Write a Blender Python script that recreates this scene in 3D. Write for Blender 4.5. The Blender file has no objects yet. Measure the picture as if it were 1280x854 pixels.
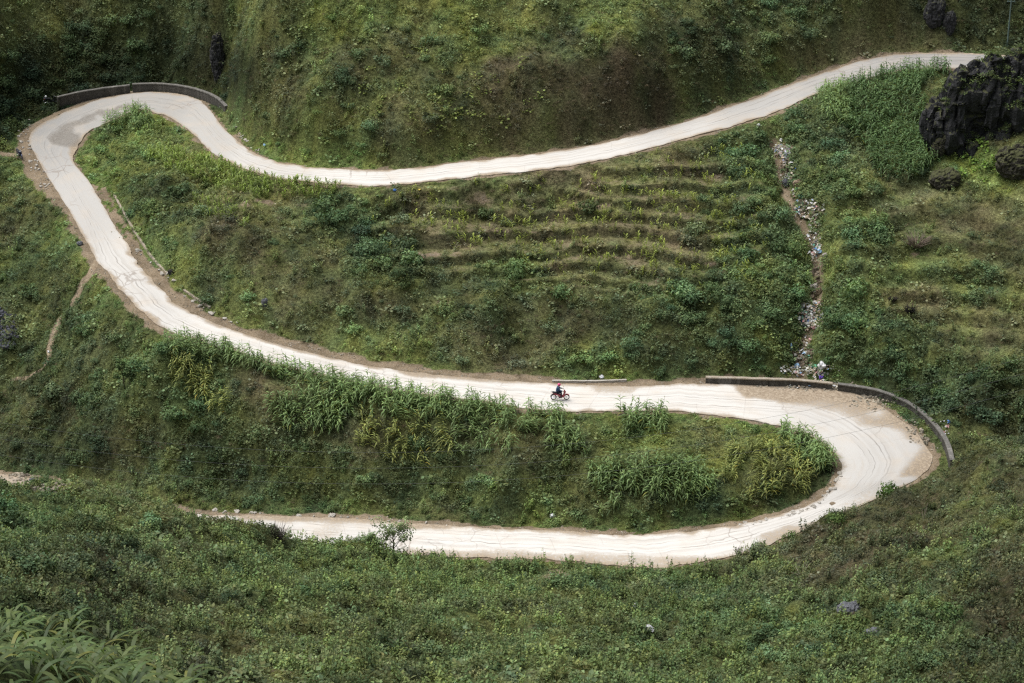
import bpy, bmesh, math, random
import numpy as np
from mathutils import Vector, Matrix, noise as mnoise
random.seed(7); RNG = np.random.default_rng(7)
SC = bpy.context.scene
COL = SC.collection
D2R = math.pi/180

# ------------------------------------------------------------------ camera
CAM_H = 101.0; PITCH = 25.0*D2R; FPX = 3011.0
cd = bpy.data.cameras.new('camera'); cam = bpy.data.objects.new('camera', cd); COL.objects.link(cam)
cam.location = (0, 0, CAM_H); cam.rotation_euler = (math.pi/2-PITCH, 0, 0)
cd.sensor_width = 36.0; cd.lens = 36.0*FPX/1280.0; cd.clip_start = 1; cd.clip_end = 6000
SC.camera = cam
SC.view_settings.view_transform = 'Standard'; SC.view_settings.look = 'None'
SC.view_settings.exposure = 0; SC.view_settings.gamma = 1
cp, sp = math.cos(PITCH), math.sin(PITCH)
def ray(px, py):
    a = (px-640.0)/FPX; b = (427.0-py)/FPX
    return np.array([a, cp+b*sp, -sp+b*cp])
def P(px, py, z):
    r = ray(px, py); t = (z-CAM_H)/r[2]
    return (r[0]*t, r[1]*t, z)
def project(x, y, z):
    dz = z-CAM_H
    f = y*cp-dz*sp; u = y*sp+dz*cp
    f = np.maximum(f, 1.0)
    return 640+FPX*x/f, 427-FPX*u/f

# ------------------------------------------------------------------ numpy noise
_perm = np.random.default_rng(3).permutation(512)
def _h(ix, iy):
    return _perm[(_perm[ix & 511]+iy) & 511]/511.0
def vnoise(x, y):
    ix = np.floor(x).astype(int); iy = np.floor(y).astype(int)
    fx = x-ix; fy = y-iy; fx = fx*fx*(3-2*fx); fy = fy*fy*(3-2*fy)
    a = _h(ix, iy); b = _h(ix+1, iy); c = _h(ix, iy+1); d = _h(ix+1, iy+1)
    return (a+(b-a)*fx)*(1-fy)+(c+(d-c)*fx)*fy
def fbm(x, y, o=4):
    s = 0; a = 1; t = 0
    for i in range(o):
        s = s+a*(vnoise(x*2**i+17*i, y*2**i+31*i)-.5); t += a; a *= .5
    return s/t*2
def sstep(a, b, x):
    t = np.clip((x-a)/(b-a), 0, 1); return t*t*(3-2*t)

# ------------------------------------------------------------------ road traced edges: far/outer edge, near/inner edge, height
ROAD = [
 ((1400,96),(1390,122),18.2), ((1330,82),(1318,106),17.6), ((1262,70),(1250,92),17.0), ((1205,66),(1195,85),16.4), ((1121,68.5),(1125,89),15.6), ((1067,79),(1065,103),14.9),
 ((1012,97),(1020,117),14.2), ((931,127),(952,146),13.4), ((850,154.5),(850,175),12.5), ((726,185),(726,205.5),11.6),
 ((573,205),(573,224),10.9), ((488,213),(500,230.5),10.6), ((420,210.6),(440,231.5),10.3), ((373,207),(357,224),9.9),
 ((323,194),(306,211),9.5), ((282,163),(268,193),9.0), ((258,133),(243,169),8.6), ((234,119.5),(213,147),8.3),
 ((183,115),(172,138),7.9), ((129,123),(138,152),7.5), ((85,139),(113,163),7.1), ((51,156),(99,180),6.7),
 ((36,173),(91,201),6.3), ((43,190),(107,221),5.9), ((54,211),(125,249),5.5), ((76,247),(143,283),4.9),
 ((98,282),(158,303),4.5), ((115,315),(168,322),4.1), ((144,354),(190,350),3.5), ((172,385),(217,377),3.0), ((214,415),(256,398),2.5),
 ((300,441),(309,419),1.8), ((365,461),(372,437),1.3), ((428,475),(430,451),.9), ((515,491),(508,464),.5),
 ((610,503),(592,474),.15), ((671,512),(692,479),0), ((777,514),(794,483),-.3), ((850,514),(850,480),-.5), ((891,518),(884,479),-.6),
 ((938,525),(952,480),-.9), ((969,531),(1050,487),-1.3), ((1005,542),(1097,505),-1.7), ((1034,556),(1131,529),-2.1),
 ((1049,573),(1156,552),-2.5), ((1052,590),(1166,575),-2.9), ((1045,607),(1151,595),-3.3), ((1030,621),(1131,607),-3.7),
 ((1008,632),(1093,624),-4.0), ((979,642),(1040,650),-4.3), ((935,653),(988,669),-4.6), ((884,662),(928,693),-5.0),
 ((850,665),(872,702),-5.2), ((794,668),(810,709),-5.4), ((692,663.5),(709,701),-5.9), ((590,659),(607,697),-6.3),
 ((505,653),(532,694),-6.7), ((420,647),(430,687),-7.1), ((374,645),(391,680),-7.3), ((289,645),(310,676),-7.8),
 ((238,640),(245,668),-8.2), ((150,626),(150,650),-8.9), ((60,603),(55,626),-9.7), ((-40,585),(-50,606),-10.6), ((-150,570),(-160,590),-11.6)]
# first rows list (far, near); from row 30 on the traced order is (near, far) until the hairpin turns inside out; make side A consistent
A=[];B=[]
for i,(a,b,z) in enumerate(ROAD):
    # side A = outer side of the left hairpin = left/below side later = inner side of the right hairpin
    A.append(P(a[0],a[1],z)); B.append(P(b[0],b[1],z))
A=np.array(A);B=np.array(B)
def catmull(p, n):
    out=[]; N=len(p)
    for i in range(N-1):
        p0=p[max(i-1,0)];p1=p[i];p2=p[i+1];p3=p[min(i+2,N-1)]
        for k in range(n):
            t=k/n
            out.append(.5*((2*p1)+(-p0+p2)*t+(2*p0-5*p1+4*p2-p3)*t*t+(-p0+3*p1-3*p2+p3)*t**3))
    out.append(p[-1]); return np.array(out)
def resample(Aq,Bq,step):
    a=catmull(Aq,24); b=catmull(Bq,24); c=(a+b)/2
    s=np.concatenate([[0],np.cumsum(np.linalg.norm(np.diff(c,axis=0),axis=1))])
    # smooth height
    k=np.ones(61)/61; zp=np.pad(c[:,2],30,mode='edge'); zz=np.convolve(zp,k,'valid')
    n=int(s[-1]/step); t=np.linspace(0,s[-1],n)
    f=lambda q:np.stack([np.interp(t,s,q[:,0]),np.interp(t,s,q[:,1]),np.interp(t,s,zz)],1)
    return f(a),f(b),t
RA,RB,RS=resample(A,B,.25)
for q in (RA,RB):   # smooth the traced edges a little
    for j in (0,1):
        k=np.ones(9)/9; q[:,j]=np.convolve(np.pad(q[:,j],4,mode='edge'),k,'valid')

# ------------------------------------------------------------------ terrain control points (photo column, photo row, height)
CP=[(0,180,6.5),(0,230,4.6),(0,300,1.5),(0,400,-3),(0,500,-7),(0,575,-9.8),
 (-120,180,9),(-120,300,3),(-120,450,-4),(-120,550,-9),
 (70,250,4.9),(60,330,2),(100,400,0),(100,500,-5),(100,600,-9.1),(160,400,2.2),(200,460,1.2),(200,520,-3),(200,600,-7.3),(200,628,-8.3),
 (300,470,1.0),(300,530,-2.2),(300,590,-5.6),(300,635,-7.6),(400,500,.4),(400,560,-3.2),(400,620,-6.4),
 (500,510,.1),(500,570,-3.2),(500,635,-6.2),(600,525,-.3),(600,580,-3),(600,640,-5.7),(700,530,-.3),(700,580,-2.4),(700,640,-5.2),
 (800,530,-.7),(800,590,-2.5),(800,650,-4.7),(900,535,-1.0),(900,590,-2.2),(900,640,-4.1),(970,550,-1.6),(970,590,-2.3),(1010,590,-2.6),
 (970,625,-3.6),
 # inside the upper loop
 (150,175,7.3),(130,190,6.9),(180,170,8.1),(230,190,8.6),(160,220,7.0),(210,230,8.3),(270,225,8.7),(180,280,6.2),(230,290,7.0),(300,250,8.4),(300,300,7.2),(200,330,4.6),
 (260,370,3.6),(320,390,3.3),(400,250,8.9),(400,320,6.6),(400,400,3.0),(500,250,9.2),(500,330,6.8),(500,400,3.2),(500,445,1.2),
 (600,245,9.4),(600,300,7.6),(600,360,5.4),(600,420,2.4),(600,460,.7),(700,225,10.4),(700,300,7.8),(700,360,5.4),(700,420,2.3),(700,465,.4),
 (800,200,11.1),(800,280,8.6),(800,350,6),(800,420,2.5),(800,468,.2),(900,180,12),(900,260,9.6),(900,340,6.6),(900,410,3),(900,465,.2),
 (980,150,13.4),(990,200,11.6),(1000,300,7.5),(1005,380,3.9),(1000,440,1.1),(1020,468,-.2),
 (1080,130,14.4),(1080,200,11.9),(1080,300,8.2),(1080,380,4.6),(1080,450,.9),(1100,485,-.6),(1130,140,14.2),
 (1190,95,15.6),(1160,200,11.4),(1200,190,12.2),(1200,250,9.8),(1200,320,7.4),(1200,400,4.2),(1200,470,1.2),(1200,520,-.8),(1150,500,-.9),
 (1280,100,17.2),(1280,118,16.6),(1280,150,15.5),(1280,200,13.0),(1280,300,8.8),(1280,400,4.8),(1280,480,1.6),(1400,200,14),(1400,400,7),
 (1195,560,-2.2),
 # above the upper road
 (1190,52,17.6),(1190,0,22.4),(1280,50,18.6),(1280,0,23.4),(1100,60,16.2),(1100,0,21.4),(1000,70,16.4),(1000,0,20.8),
 (900,110,15.6),(900,60,18.4),(900,0,22),(800,120,16.2),(800,60,19.8),(800,0,22.9),(700,165,13.6),(700,100,17.8),(700,55,20.2),(700,0,23.4),
 (600,180,12.9),(600,110,17.4),(600,55,20.4),(600,0,23.7),(500,185,12.8),(500,110,17.6),(500,60,20.5),(500,0,24),
 (400,185,12.3),(400,110,16.9),(400,55,20),(400,0,24),(320,170,11.2),(320,100,15.6),(320,0,22.9),
 (280,110,10.2),(275,60,13.8),(275,0,19.2),(200,98,8.4),(200,50,12.6),(200,0,16.9),(120,105,7.8),(100,60,11.3),(100,0,16.3),
 (50,125,7.2),(40,100,9.2),(0,150,7),(0,100,10.6),(0,0,18.4),(-120,100,13),(-120,0,22),
 # near hillside below the lower road
 (1200,575,-1.2),(1200,620,3.4),(1200,700,10.5),(1200,854,19.2),(1280,545,.6),(1280,620,7.2),(1280,700,14.2),(1280,854,24.0),(1400,700,22),
 (1135,618,-.9),(1110,640,-.3),(1060,665,-1.5),(1100,700,6.8),(1100,780,12.4),(1100,854,16.4),(1000,690,-2.4),(1000,740,4.6),(1000,854,14.5),
 (945,705,-3.2),(900,760,5.4),(900,854,13.4),(800,722,-4.4),(800,770,3.6),(800,854,13.6),(700,715,-4.6),(700,770,5.2),(700,854,14.6),
 (600,712,-4.4),(600,760,7.2),(600,854,16.4),(500,708,-3.4),(500,760,10),(500,854,20.2),(400,702,-2),(400,760,14.4),(400,854,24.8),
 (330,690,.5),(300,690,8.2),(300,780,20.0),(300,854,28.6),(200,655,4),(200,720,16.6),(200,854,34),(100,635,6.5),(100,700,19.6),(100,854,39),
 (0,612,8.5),(0,700,26),(0,854,45),(-120,620,16),(-120,854,52)]
CP=[c for c in CP if c not in ((0,612,8.5),(100,635,6.5),(200,655,4),(300,690,8.2),(1200,575,-1.2))]
cps=[P(*c) for c in CP]
# crest of the near hillside: a visible edge with the ground falling away behind it
for px_,py_,z_,dy_,dr_ in ((-60,618,8.5,13,6.5),(0,622,6.5,13,6.5),(50,627,5.5,13,6),(85,625,5.5,12,5),(120,624,5,11,4.5),(180,634,3.5,10,4.5),(235,656,.5,10,4.5),(300,673,-1,9,3.5),(350,684,-2.5,8,2.6),(395,691,-4,6,1.5),
        (1180,588,.2,3.5,1.6),(1160,594,.2,3.5,1.6),(1130,608,-.2,3.5,1.6),(1095,624,-.9,3.5,1.6),(1060,640,-1.4,3.5,1.4),(1030,654,-2,3,1.2),(1230,568,1.2,4,1.2),(1280,548,2.2,5,1.2)):
    q=P(px_,py_,z_); cps.append(q); y2=q[1]+dy_; r_=ray(px_,py_); zr_=CAM_H+r_[2]/r_[1]*y2
    cps.append((q[0]*y2/q[1],y2,zr_-dr_))
# beyond the frame, in world metres
cps+=[(x,y,z) for x,y,z in [(-60,330,58),(0,330,62),(60,330,60),(-90,290,38),(90,290,42),(0,420,120),(-150,420,120),(150,420,125),
 (-130,240,12),(-130,200,0),(-120,150,20),(120,240,30),(120,200,20),(110,150,34),(-110,100,52),(100,100,48),(0,60,50),(-50,40,72),(50,40,66),(0,0,91),
 (-70,0,96),(70,0,92),(0,-120,120),(-300,0,120),(300,0,130),(-400,250,60),(400,250,110),(-400,600,260),(0,700,290),(400,600,280),(0,1300,420),
 (-1500,200,300),(1500,200,320),(-1500,1500,520),(1500,1500,540),(0,-1200,300),(-1500,-1200,300),(1500,-1200,300),
 (30,95,34),(0,105,34),(-30,80,48)]]
rd=[]
for q in (RA,RB):
    rd+= [tuple(v) for v in q[::14]]
pts=np.array(cps+rd)
S_=100.0
def tps_k(d2):
    return np.where(d2>1e-12, .5*d2*np.log(np.maximum(d2,1e-12)), 0)
X=pts[:,:2]/S_; n=len(X)
K=tps_k(((X[:,None]-X[None])**2).sum(2)); K[np.diag_indices(n)]+=2e-5
Q=np.hstack([np.ones((n,1)),X]); M=np.block([[K,Q],[Q.T,np.zeros((3,3))]])
W=np.linalg.solve(M,np.concatenate([pts[:,2],[0,0,0]]))
def tps(x,y):
    out=np.empty(x.size); xf=x.ravel()/S_; yf=y.ravel()/S_
    for i in range(0,x.size,20000):
        a=xf[i:i+20000]; b=yf[i:i+20000]
        out[i:i+20000]=tps_k((a[:,None]-X[None,:,0])**2+(b[:,None]-X[None,:,1])**2)@W[:n]+W[n]+W[n+1]*a+W[n+2]*b
    return out.reshape(x.shape)

def inpoly(px,py,poly):
    c=np.zeros(px.shape,bool); m=len(poly); j=m-1
    for i in range(m):
        xi,yi=poly[i];xj,yj=poly[j]
        if yi!=yj:
            c^=((yi>py)!=(yj>py))&(px<(xj-xi)*(py-yi)/(yj-yi)+xi)
        j=i
    return c

G0x,G1x,G0y,G1y,GS=-85.2,85.2,66.,300.,.4
fx=np.arange(G0x,G1x+1e-6,GS); fy=np.arange(G0y,G1y+1e-6,GS)
FX,FY=np.meshgrid(fx,fy)
def field_mask(px,py,poly,soft=10):
    w=fbm(px/23.,py/23.,3)*soft; w2=fbm(px/23.+90,py/23.,3)*soft
    return inpoly(px+w,py+w2,poly)
TERR1=[(455,238),(900,185),(955,190),(960,330),(870,385),(600,355),(455,330)]
TERR2=[(1050,235),(1280,215),(1300,440),(1180,440),(1080,380),(1030,330)]
TREAD=np.zeros(FX.shape); RISER=np.zeros(FX.shape); TERRID=np.zeros(FX.shape)
def build_height():
    Z=tps(FX,FY)
    px,py=project(FX,FY,Z)
    for tid,(poly,h,amt) in enumerate(((TERR1,.82,.95),(TERR2,1.3,.6))):
        m=np.zeros(FX.shape); 
        m[field_mask(px,py,poly)]=1
        for _ in range(6):
            m=(m+np.roll(m,1,0)+np.roll(m,-1,0)+np.roll(m,1,1)+np.roll(m,-1,1))/5
        zz=Z+fbm(FX/16,FY/16,2)*1.3; q=zz/h; f=q-np.floor(q); st=(np.floor(q)+sstep(.60,.98,f)*.88+f*.12)*h-(zz-Z)
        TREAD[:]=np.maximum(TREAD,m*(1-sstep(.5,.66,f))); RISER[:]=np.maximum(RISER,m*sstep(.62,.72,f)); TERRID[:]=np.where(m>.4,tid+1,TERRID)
        Z=Z+(st-Z)*m*amt
    # gully with the litter
    gp=[(968,160),(972,185),(985,225),(1003,262),(1020,300),(1024,335),(1019,372),(1010,400),(1002,432),(1005,462),(1010,470)]
    gw=[]
    for a,b in gp:
        r_=ray(a,b); t_=np.arange(180,300,.25); h_=tps(r_[0]*t_,r_[1]*t_); k_=np.where(CAM_H+r_[2]*t_<h_)[0][0]
        gw.append((r_[0]*t_[k_],r_[1]*t_[k_],h_[k_]))
    gw=catmull(np.array(gw),8)
    gd=np.full(FX.shape,99.)
    for q in gw: gd=np.minimum(gd,np.hypot(FX-q[0],FY-q[1]))
    Z=Z-1.7*np.exp(-(gd/1.5)**2)+.35*np.exp(-((gd-3.6)/1.6)**2)
    # road corridor
    dA=np.full(FX.shape,99.);dB=dA.copy();zA=Z.copy();zB=Z.copy()
    for (E,dd,ze) in ((RA,dA,zA),(RB,dB,zB)):
        for v in E[::1]:
            i0=int((v[1]-8-G0y)/GS);i1=int((v[1]+8-G0y)/GS);j0=int((v[0]-8-G0x)/GS);j1=int((v[0]+8-G0x)/GS)
            if i1<1 or j1<1 or i0>=len(fy) or j0>=len(fx): continue
            i0=max(i0,0);j0=max(j0,0)
            s=(slice(i0,i1),slice(j0,j1))
            d=np.hypot(FX[s]-v[0],FY[s]-v[1]); b=d<dd[s]
            dd[s]=np.where(b,d,dd[s]); ze[s]=np.where(b,v[2],ze[s])
    inside=np.zeros(FX.shape,bool)
    ks=list(range(0,len(RA)-1,8))+[len(RA)-1]
    for a,b in zip(ks[:-1],ks[1:]):
        quad=[RA[a][:2],RA[b][:2],RB[b][:2],RB[a][:2]]
        xs=[q[0] for q in quad];ys=[q[1] for q in quad]
        i0=max(int((min(ys)-G0y)/GS)-1,0);i1=int((max(ys)-G0y)/GS)+2;j0=max(int((min(xs)-G0x)/GS)-1,0);j1=int((max(xs)-G0x)/GS)+2
        if i1<1 or j1<1: continue
        s=(slice(i0,i1),slice(j0,j1)); inside[s]|=inpoly(FX[s],FY[s],quad)
    sideA=dA<dB
    d=np.minimum(dA,dB); zr=np.where(sideA,zA,zB)
    w=(1/np.maximum(dA,.1)); w2=1/np.maximum(dB,.1); zin=(zA*w+zB*w2)/(w+w2)
    dist=np.where(inside,-d,d)
    # natural bumps away from the road
    amp=sstep(.8,4,dist)
    Z=Z+amp*(1-.55*np.minimum(TERRID,1))*(fbm(FX/4.5+11,FY/15,3)*1.7)*sstep(.25,.6,np.hypot(*np.gradient(Z,GS)))
    Z=Z+amp*(1-.65*np.minimum(TERRID,1))*(fbm(FX/9,FY/9,4)*1.0+fbm(FX/3.4+50,FY/3.4,3)*1.15)
    t=sstep(.6,3.0,dist)
    zr2=zr-.05-.10*np.clip(dist,0,2)
    Z=np.where(inside,zin-.14,zr2*(1-t)+Z*t)
    return Z,dist,sideA,gd
FZ,DIST,SIDEA,GD=build_height()
def bil(F,x,y):
    u=np.clip((np.asarray(x,float)-G0x)/GS,0,len(fx)-1.001);v=np.clip((np.asarray(y,float)-G0y)/GS,0,len(fy)-1.001)
    i=u.astype(int);j=v.astype(int);a=u-i;b=v-j
    return (F[j,i]*(1-a)+F[j,i+1]*a)*(1-b)+(F[j+1,i]*(1-a)+F[j+1,i+1]*a)*b
def hz(x,y): return bil(FZ,x,y)
def G(px,py,lift=0.):
    """where the line of sight through a photo point meets the ground"""
    r=ray(px,py); t=np.arange(60,330,.15)
    x=r[0]*t;y=r[1]*t;z=CAM_H+r[2]*t
    ok=(y>G0y+1)&(y<G1y-1)
    h=hz(x,y)+lift; hit=np.where(ok&(z<h))[0]
    k=hit[0] if len(hit) else np.argmin(np.abs(z-h)+1000*(~ok))
    return Vector((x[k],y[k],float(hz(x[k],y[k]))))
gy,gx=np.gradient(FZ,GS)
SLOPE=np.hypot(gx,gy)

# ------------------------------------------------------------------ character of the vegetation (lush, dry, shrubs, yellow); lush also carries painted vignette darkening
VEG=np.array([(50,8,.6,.2,.2,.6),(100,70,.15,.1,.9,0),(200,60,.12,.1,.9,0),(270,90,.03,.3,.6,0),(20,130,.1,.1,.9,0),(60,115,.05,.1,.7,0),(180,95,.03,.1,.8,0),(350,80,.35,.25,.3,.3),(350,170,.3,.3,.3,.2),
(340,185,.55,.05,.2,.2),(420,200,.55,.05,.2,.3),(560,190,.5,.1,.2,.2),(250,30,.3,.15,.7,.1),(350,20,.45,.2,.2,.4),(450,30,.6,.15,.1,.6),(600,20,.55,.15,.1,.6),(750,20,.5,.15,.1,.5),(520,100,.35,.3,.4,.7),(470,70,.3,.4,.5,.3),(650,90,.2,.7,.15,.1),(750,90,.12,.95,.05,0),
(820,120,.15,.7,.1,0),(700,150,.22,.65,.1,.1),(560,150,.4,.35,.2,.5),(620,40,.55,.1,.2,.6),(420,150,.35,.25,.2,.4),(720,50,.3,.35,.3,.1),(870,40,.3,.3,.4,.1),(880,110,.3,.2,.4,.1),(1000,30,.3,.2,.6,.1),(1100,30,.25,.3,.4,.1),
(1200,20,.1,.2,.6,0),(1270,30,.12,.2,.5,.1),(1050,66,.4,.5,.05,.2),(1150,58,.35,.5,.05,.2),(150,200,.7,.05,.3,.3),(200,185,.6,.1,.4,.5),(250,210,.6,.3,.1,.8),(350,240,.5,.5,.1,.8),(200,240,.3,.2,.6,.1),
(130,230,.6,.0,.2,.2),(300,300,.3,.45,.2,.1),(220,320,.5,.1,.2,.2),(260,350,.45,.2,.2,.2),(350,380,.35,.45,.1,.1),(450,440,.55,.15,.1,.3),(300,400,.5,.15,.1,.3),(400,340,.28,.45,.2,.1),(420,270,.35,.1,.7,0),(480,340,.3,.15,.8,0),(480,385,.35,.4,.3,0),
(550,260,.3,.65,.05,.3),(700,260,.3,.7,.05,.3),(600,300,.35,.65,.05,.3),(800,300,.35,.65,.05,.4),(850,220,.35,.6,.1,.4),(700,320,.35,.7,.05,.4),(650,345,.4,.1,.7,.1),(560,370,.3,.3,.5,.1),(700,400,.3,.5,.25,.1),(850,375,.35,.1,.8,.1),
(800,420,.35,.3,.5,.1),(900,430,.35,.1,.8,0),(600,440,.35,.4,.15,.1),(550,460,.55,.1,.1,.2),(750,458,.55,.05,.3,.2),(880,460,.4,.1,.4,.1),(930,200,.4,.1,.8,.1),(980,350,.55,.05,.9,.1),(950,290,.45,.1,.8,.1),(1060,300,.5,.05,.9,.1),
(1050,400,.4,.05,.9,.1),(1020,150,.4,.1,.7,0),(1000,240,.45,.1,.9,.1),(1090,430,.35,.05,.9,0),(1180,480,.28,.05,.9,0),(1240,500,.2,.1,.8,0),(1150,250,.38,.5,.05,.2),(1200,270,.3,.6,.05,.2),(1250,300,.28,.5,.1,.2),(1150,335,.5,.1,.1,.3),
(1220,350,.35,.1,.35,.3),(1150,375,.35,.55,.05,.2),(1230,405,.3,.5,.05,.3),(1205,195,1,0,0,.8),(1215,185,.9,.0,0,.7),(1250,160,.28,.55,.05,.2),(1180,215,.5,.2,.1,.3),(1220,120,.4,.1,.1,.3),(40,260,.3,.25,.3,.1),(80,300,.4,.1,.2,.3),(40,215,.5,.1,.2,.3),(30,350,.3,.1,.3,.1),
(150,380,.4,.15,.3,.1),(100,450,.3,.1,.4,0),(50,500,.25,.3,.4,0),(150,560,.18,.35,.6,0),(60,560,.22,.2,.5,0),(250,500,.4,.1,.5,.1),(190,440,.4,.1,.5,.1),(340,480,.35,.6,.2,.2),(250,590,.3,.1,.6,0),(400,590,.35,.1,.6,0),(500,600,.35,.1,.5,0),(600,620,.45,.1,.4,.1),
(450,540,.38,.5,.2,.2),(640,560,.4,.45,.2,.2),(720,560,.5,.2,.3,.2),(850,540,.85,0,.05,.4),(900,565,.8,0,.05,.4),(780,560,.7,.05,.1,.3),(760,610,.5,.1,.3,.2),(950,600,.4,.3,.2,.3),(900,645,.4,.05,.2,0),(1020,620,.3,.1,.2,0),(700,645,.55,.1,.2,.2),(500,640,.4,.1,.2,.1),
(50,650,.35,.1,.4,.1),(150,625,.45,.3,.3,.3),(300,700,.42,.2,.2,.2),(100,720,.25,.35,.4,0),(250,800,.32,.3,.2,.1),(450,720,.48,.15,.3,.2),(600,740,.5,.1,.2,.2),(700,800,.5,.2,.2,.3),(620,800,.42,.25,.2,.2),(850,760,.42,.1,.4,.1),(950,700,.38,.25,.3,.1),(1000,690,.28,.5,.2,.05),
(1050,680,.22,.62,.2,.05),(1150,650,.22,.55,.2,.1),(1230,590,.3,.4,.15,.2),(1250,640,.32,.3,.1,.3),(1180,700,.35,.2,.2,.3),(1250,760,.13,.65,.2,0),(1150,790,.35,.1,.5,.2),(1000,800,.4,.1,.5,.1),(1250,830,.22,.2,.4,.1),(500,830,.38,.25,.3,.1),(800,850,.35,.15,.4,.1),(400,780,.42,.2,.2,.2),(30,800,.2,.1,.2,0)],float)
def veg(x,y,z):
    px,py=project(x,y,z)
    jx=fbm(x/5,y/5,3)*22; jy=fbm(x/5+40,y/5+9,3)*16
    px=np.clip(px+jx,-40,1320); py=np.clip((py+jy),-30,880)
    out=np.empty((px.size,4)); pf=px.ravel();qf=py.ravel()
    for i in range(0,px.size,20000):
        d2=(pf[i:i+20000,None]-VEG[None,:,0])**2+((qf[i:i+20000,None]-VEG[None,:,1])*1.5)**2+60
        w=d2**-2.0; w/=w.sum(1,keepdims=True); out[i:i+20000]=w@VEG[:,2:]
    return out
CD=np.array([.078,.092,.052]);CM=np.array([.205,.235,.105]);CY=np.array([.33,.34,.095]);CB=np.array([.245,.205,.155])  # dark tone raised, haze veil put into the foliage colour
def tint_of(v,x,y,vary=.35):
    L=v[:,0:1];Bq=v[:,1:2];Y=v[:,3:4]
    L=np.clip(L+fbm(x/2.6,y/2.6,4)[:,None]*.55,0,1)
    c=CD+(CM-CD)*np.clip(L*1.15,0,1.15)
    c=c+(CY-c)*np.clip(Y*.55*(.3+L),0,.8)
    nb=np.clip(Bq*.8+fbm(x/2.+7,y/2.,3)[:,None]*.7*Bq+np.clip(fbm(x/6.+77,y/6.,4)[:,None],0,1)*.5*(1-.8*v[:,2:3]),0,.92)
    cb=CB*(.55+.6*L)
    hv=fbm(x/1.7+200,y/1.7,3)[:,None]; c=c*(1+hv*np.array([.25,.05,-.25]))
    c=c*(1-nb)*np.array([.90,1.08,.98])+cb*nb
    c=c*(.6+.4*sstep(.05,.35,v[:,0:1]))*(1+.24*sstep(186,212,y))[:,None]  # darkest plants dimmed further; far slopes lightened, haze put into their tint
    return c

# ------------------------------------------------------------------ material helpers
def mat(name):
    m=bpy.data.materials.new(name); m.use_nodes=True; nt=m.node_tree
    b=nt.nodes['Principled BSDF']; b.inputs['Specular IOR Level'].default_value=.3
    return m,nt,b
def N(nt,t,**k):
    nd=nt.nodes.new(t)
    for a,v in k.items():
        if a in nd.inputs and not hasattr(nd,a): nd.inputs[a].default_value=v
        else: setattr(nd,a,v)
    return nd
def setin(nd,**k):
    for a,v in k.items(): nd.inputs[a.replace('_',' ')].default_value=v
    return nd
def mixc(nt,fac,a,b,mode='MIX'):
    m=nt.nodes.new('ShaderNodeMix'); m.data_type='RGBA'; m.blend_type=mode
    for s,v in ((0,fac),(6,a),(7,b)):
        if hasattr(v,'is_linked') or hasattr(v,'links'): nt.links.new(v,m.inputs[s])
        elif s==0: m.inputs[0].default_value=v
        else: m.inputs[s].default_value=(*v,1) if len(v)==3 else v
    return m.outputs[2]
def math_(nt,op,a,b=None,c=None,clamp=False):
    m=nt.nodes.new('ShaderNodeMath'); m.operation=op; m.use_clamp=clamp
    for i,v in enumerate((a,b,c)):
        if v is None: continue
        if hasattr(v,'links'): nt.links.new(v,m.inputs[i])
        else: m.inputs[i].default_value=v
    return m.outputs[0]
def noise_(nt,vec,scale,detail=4,rough=.55):
    t=nt.nodes.new('ShaderNodeTexNoise'); t.inputs['Scale'].default_value=scale; t.inputs['Detail'].default_value=detail; t.inputs['Roughness'].default_value=rough
    if vec is not None: nt.links.new(vec,t.inputs['Vector'])
    return t.outputs['Fac']
def ramp(nt,f,a,b):
    m=nt.nodes.new('ShaderNodeMapRange'); m.interpolation_type='SMOOTHSTEP'
    nt.links.new(f,m.inputs[0]); m.inputs[1].default_value=a; m.inputs[2].default_value=b
    return m.outputs[0]
def simple(name,col,rough=.6,metal=0,var=.25,scale=8,spec=.3):
    m,nt,b=mat(name); tc=nt.nodes.new('ShaderNodeTexCoord')
    f=noise_(nt,tc.outputs['Object'],scale)
    c=mixc(nt,f,[x*(1-var) for x in col],[min(1,x*(1+var)) for x in col])
    nt.links.new(c,b.inputs['Base Color']); b.inputs['Roughness'].default_value=rough; b.inputs['Metallic'].default_value=metal
    b.inputs['Specular IOR Level'].default_value=spec
    return m
def leaf_mat(name,inst,rough=.75,spec=.06,trans=.25,gain=1.0):
    m,nt,b=mat(name)
    if inst:
        a=nt.nodes.new('ShaderNodeAttribute'); a.attribute_type='INSTANCER'; a.attribute_name='tint'; base=a.outputs['Color']
    else:
        a=nt.nodes.new('ShaderNodeObjectInfo'); base=a.outputs['Color']
    s=nt.nodes.new('ShaderNodeAttribute'); s.attribute_type='GEOMETRY'; s.attribute_name='shade'  # random leaf tone plus painted shade on inner and lower leaves
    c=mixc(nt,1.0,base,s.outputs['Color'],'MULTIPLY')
    if gain!=1: c=mixc(nt,1.0,c,(gain,gain,gain),'MULTIPLY')
    nt.links.new(c,b.inputs['Base Color']); b.inputs['Roughness'].default_value=rough; b.inputs['Specular IOR Level'].default_value=spec
    tr=nt.nodes.new('ShaderNodeBsdfTranslucent'); nt.links.new(mixc(nt,1.0,c,(1.1,1.25,.6),'MULTIPLY'),tr.inputs['Color'])
    mx=nt.nodes.new('ShaderNodeMixShader'); mx.inputs[0].default_value=trans
    nt.links.new(b.outputs[0],mx.inputs[1]); nt.links.new(tr.outputs[0],mx.inputs[2])
    nt.links.new(mx.outputs[0],nt.nodes['Material Output'].inputs['Surface'])
    return m
M_LI=leaf_mat('leaf_scattered',True); M_LO=leaf_mat('leaf_single',False)
M_CI=leaf_mat('maize_leaf_scattered',True,.5,.22,.3); M_CO=leaf_mat('maize_leaf_single',False,.5,.22,.3)

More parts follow.
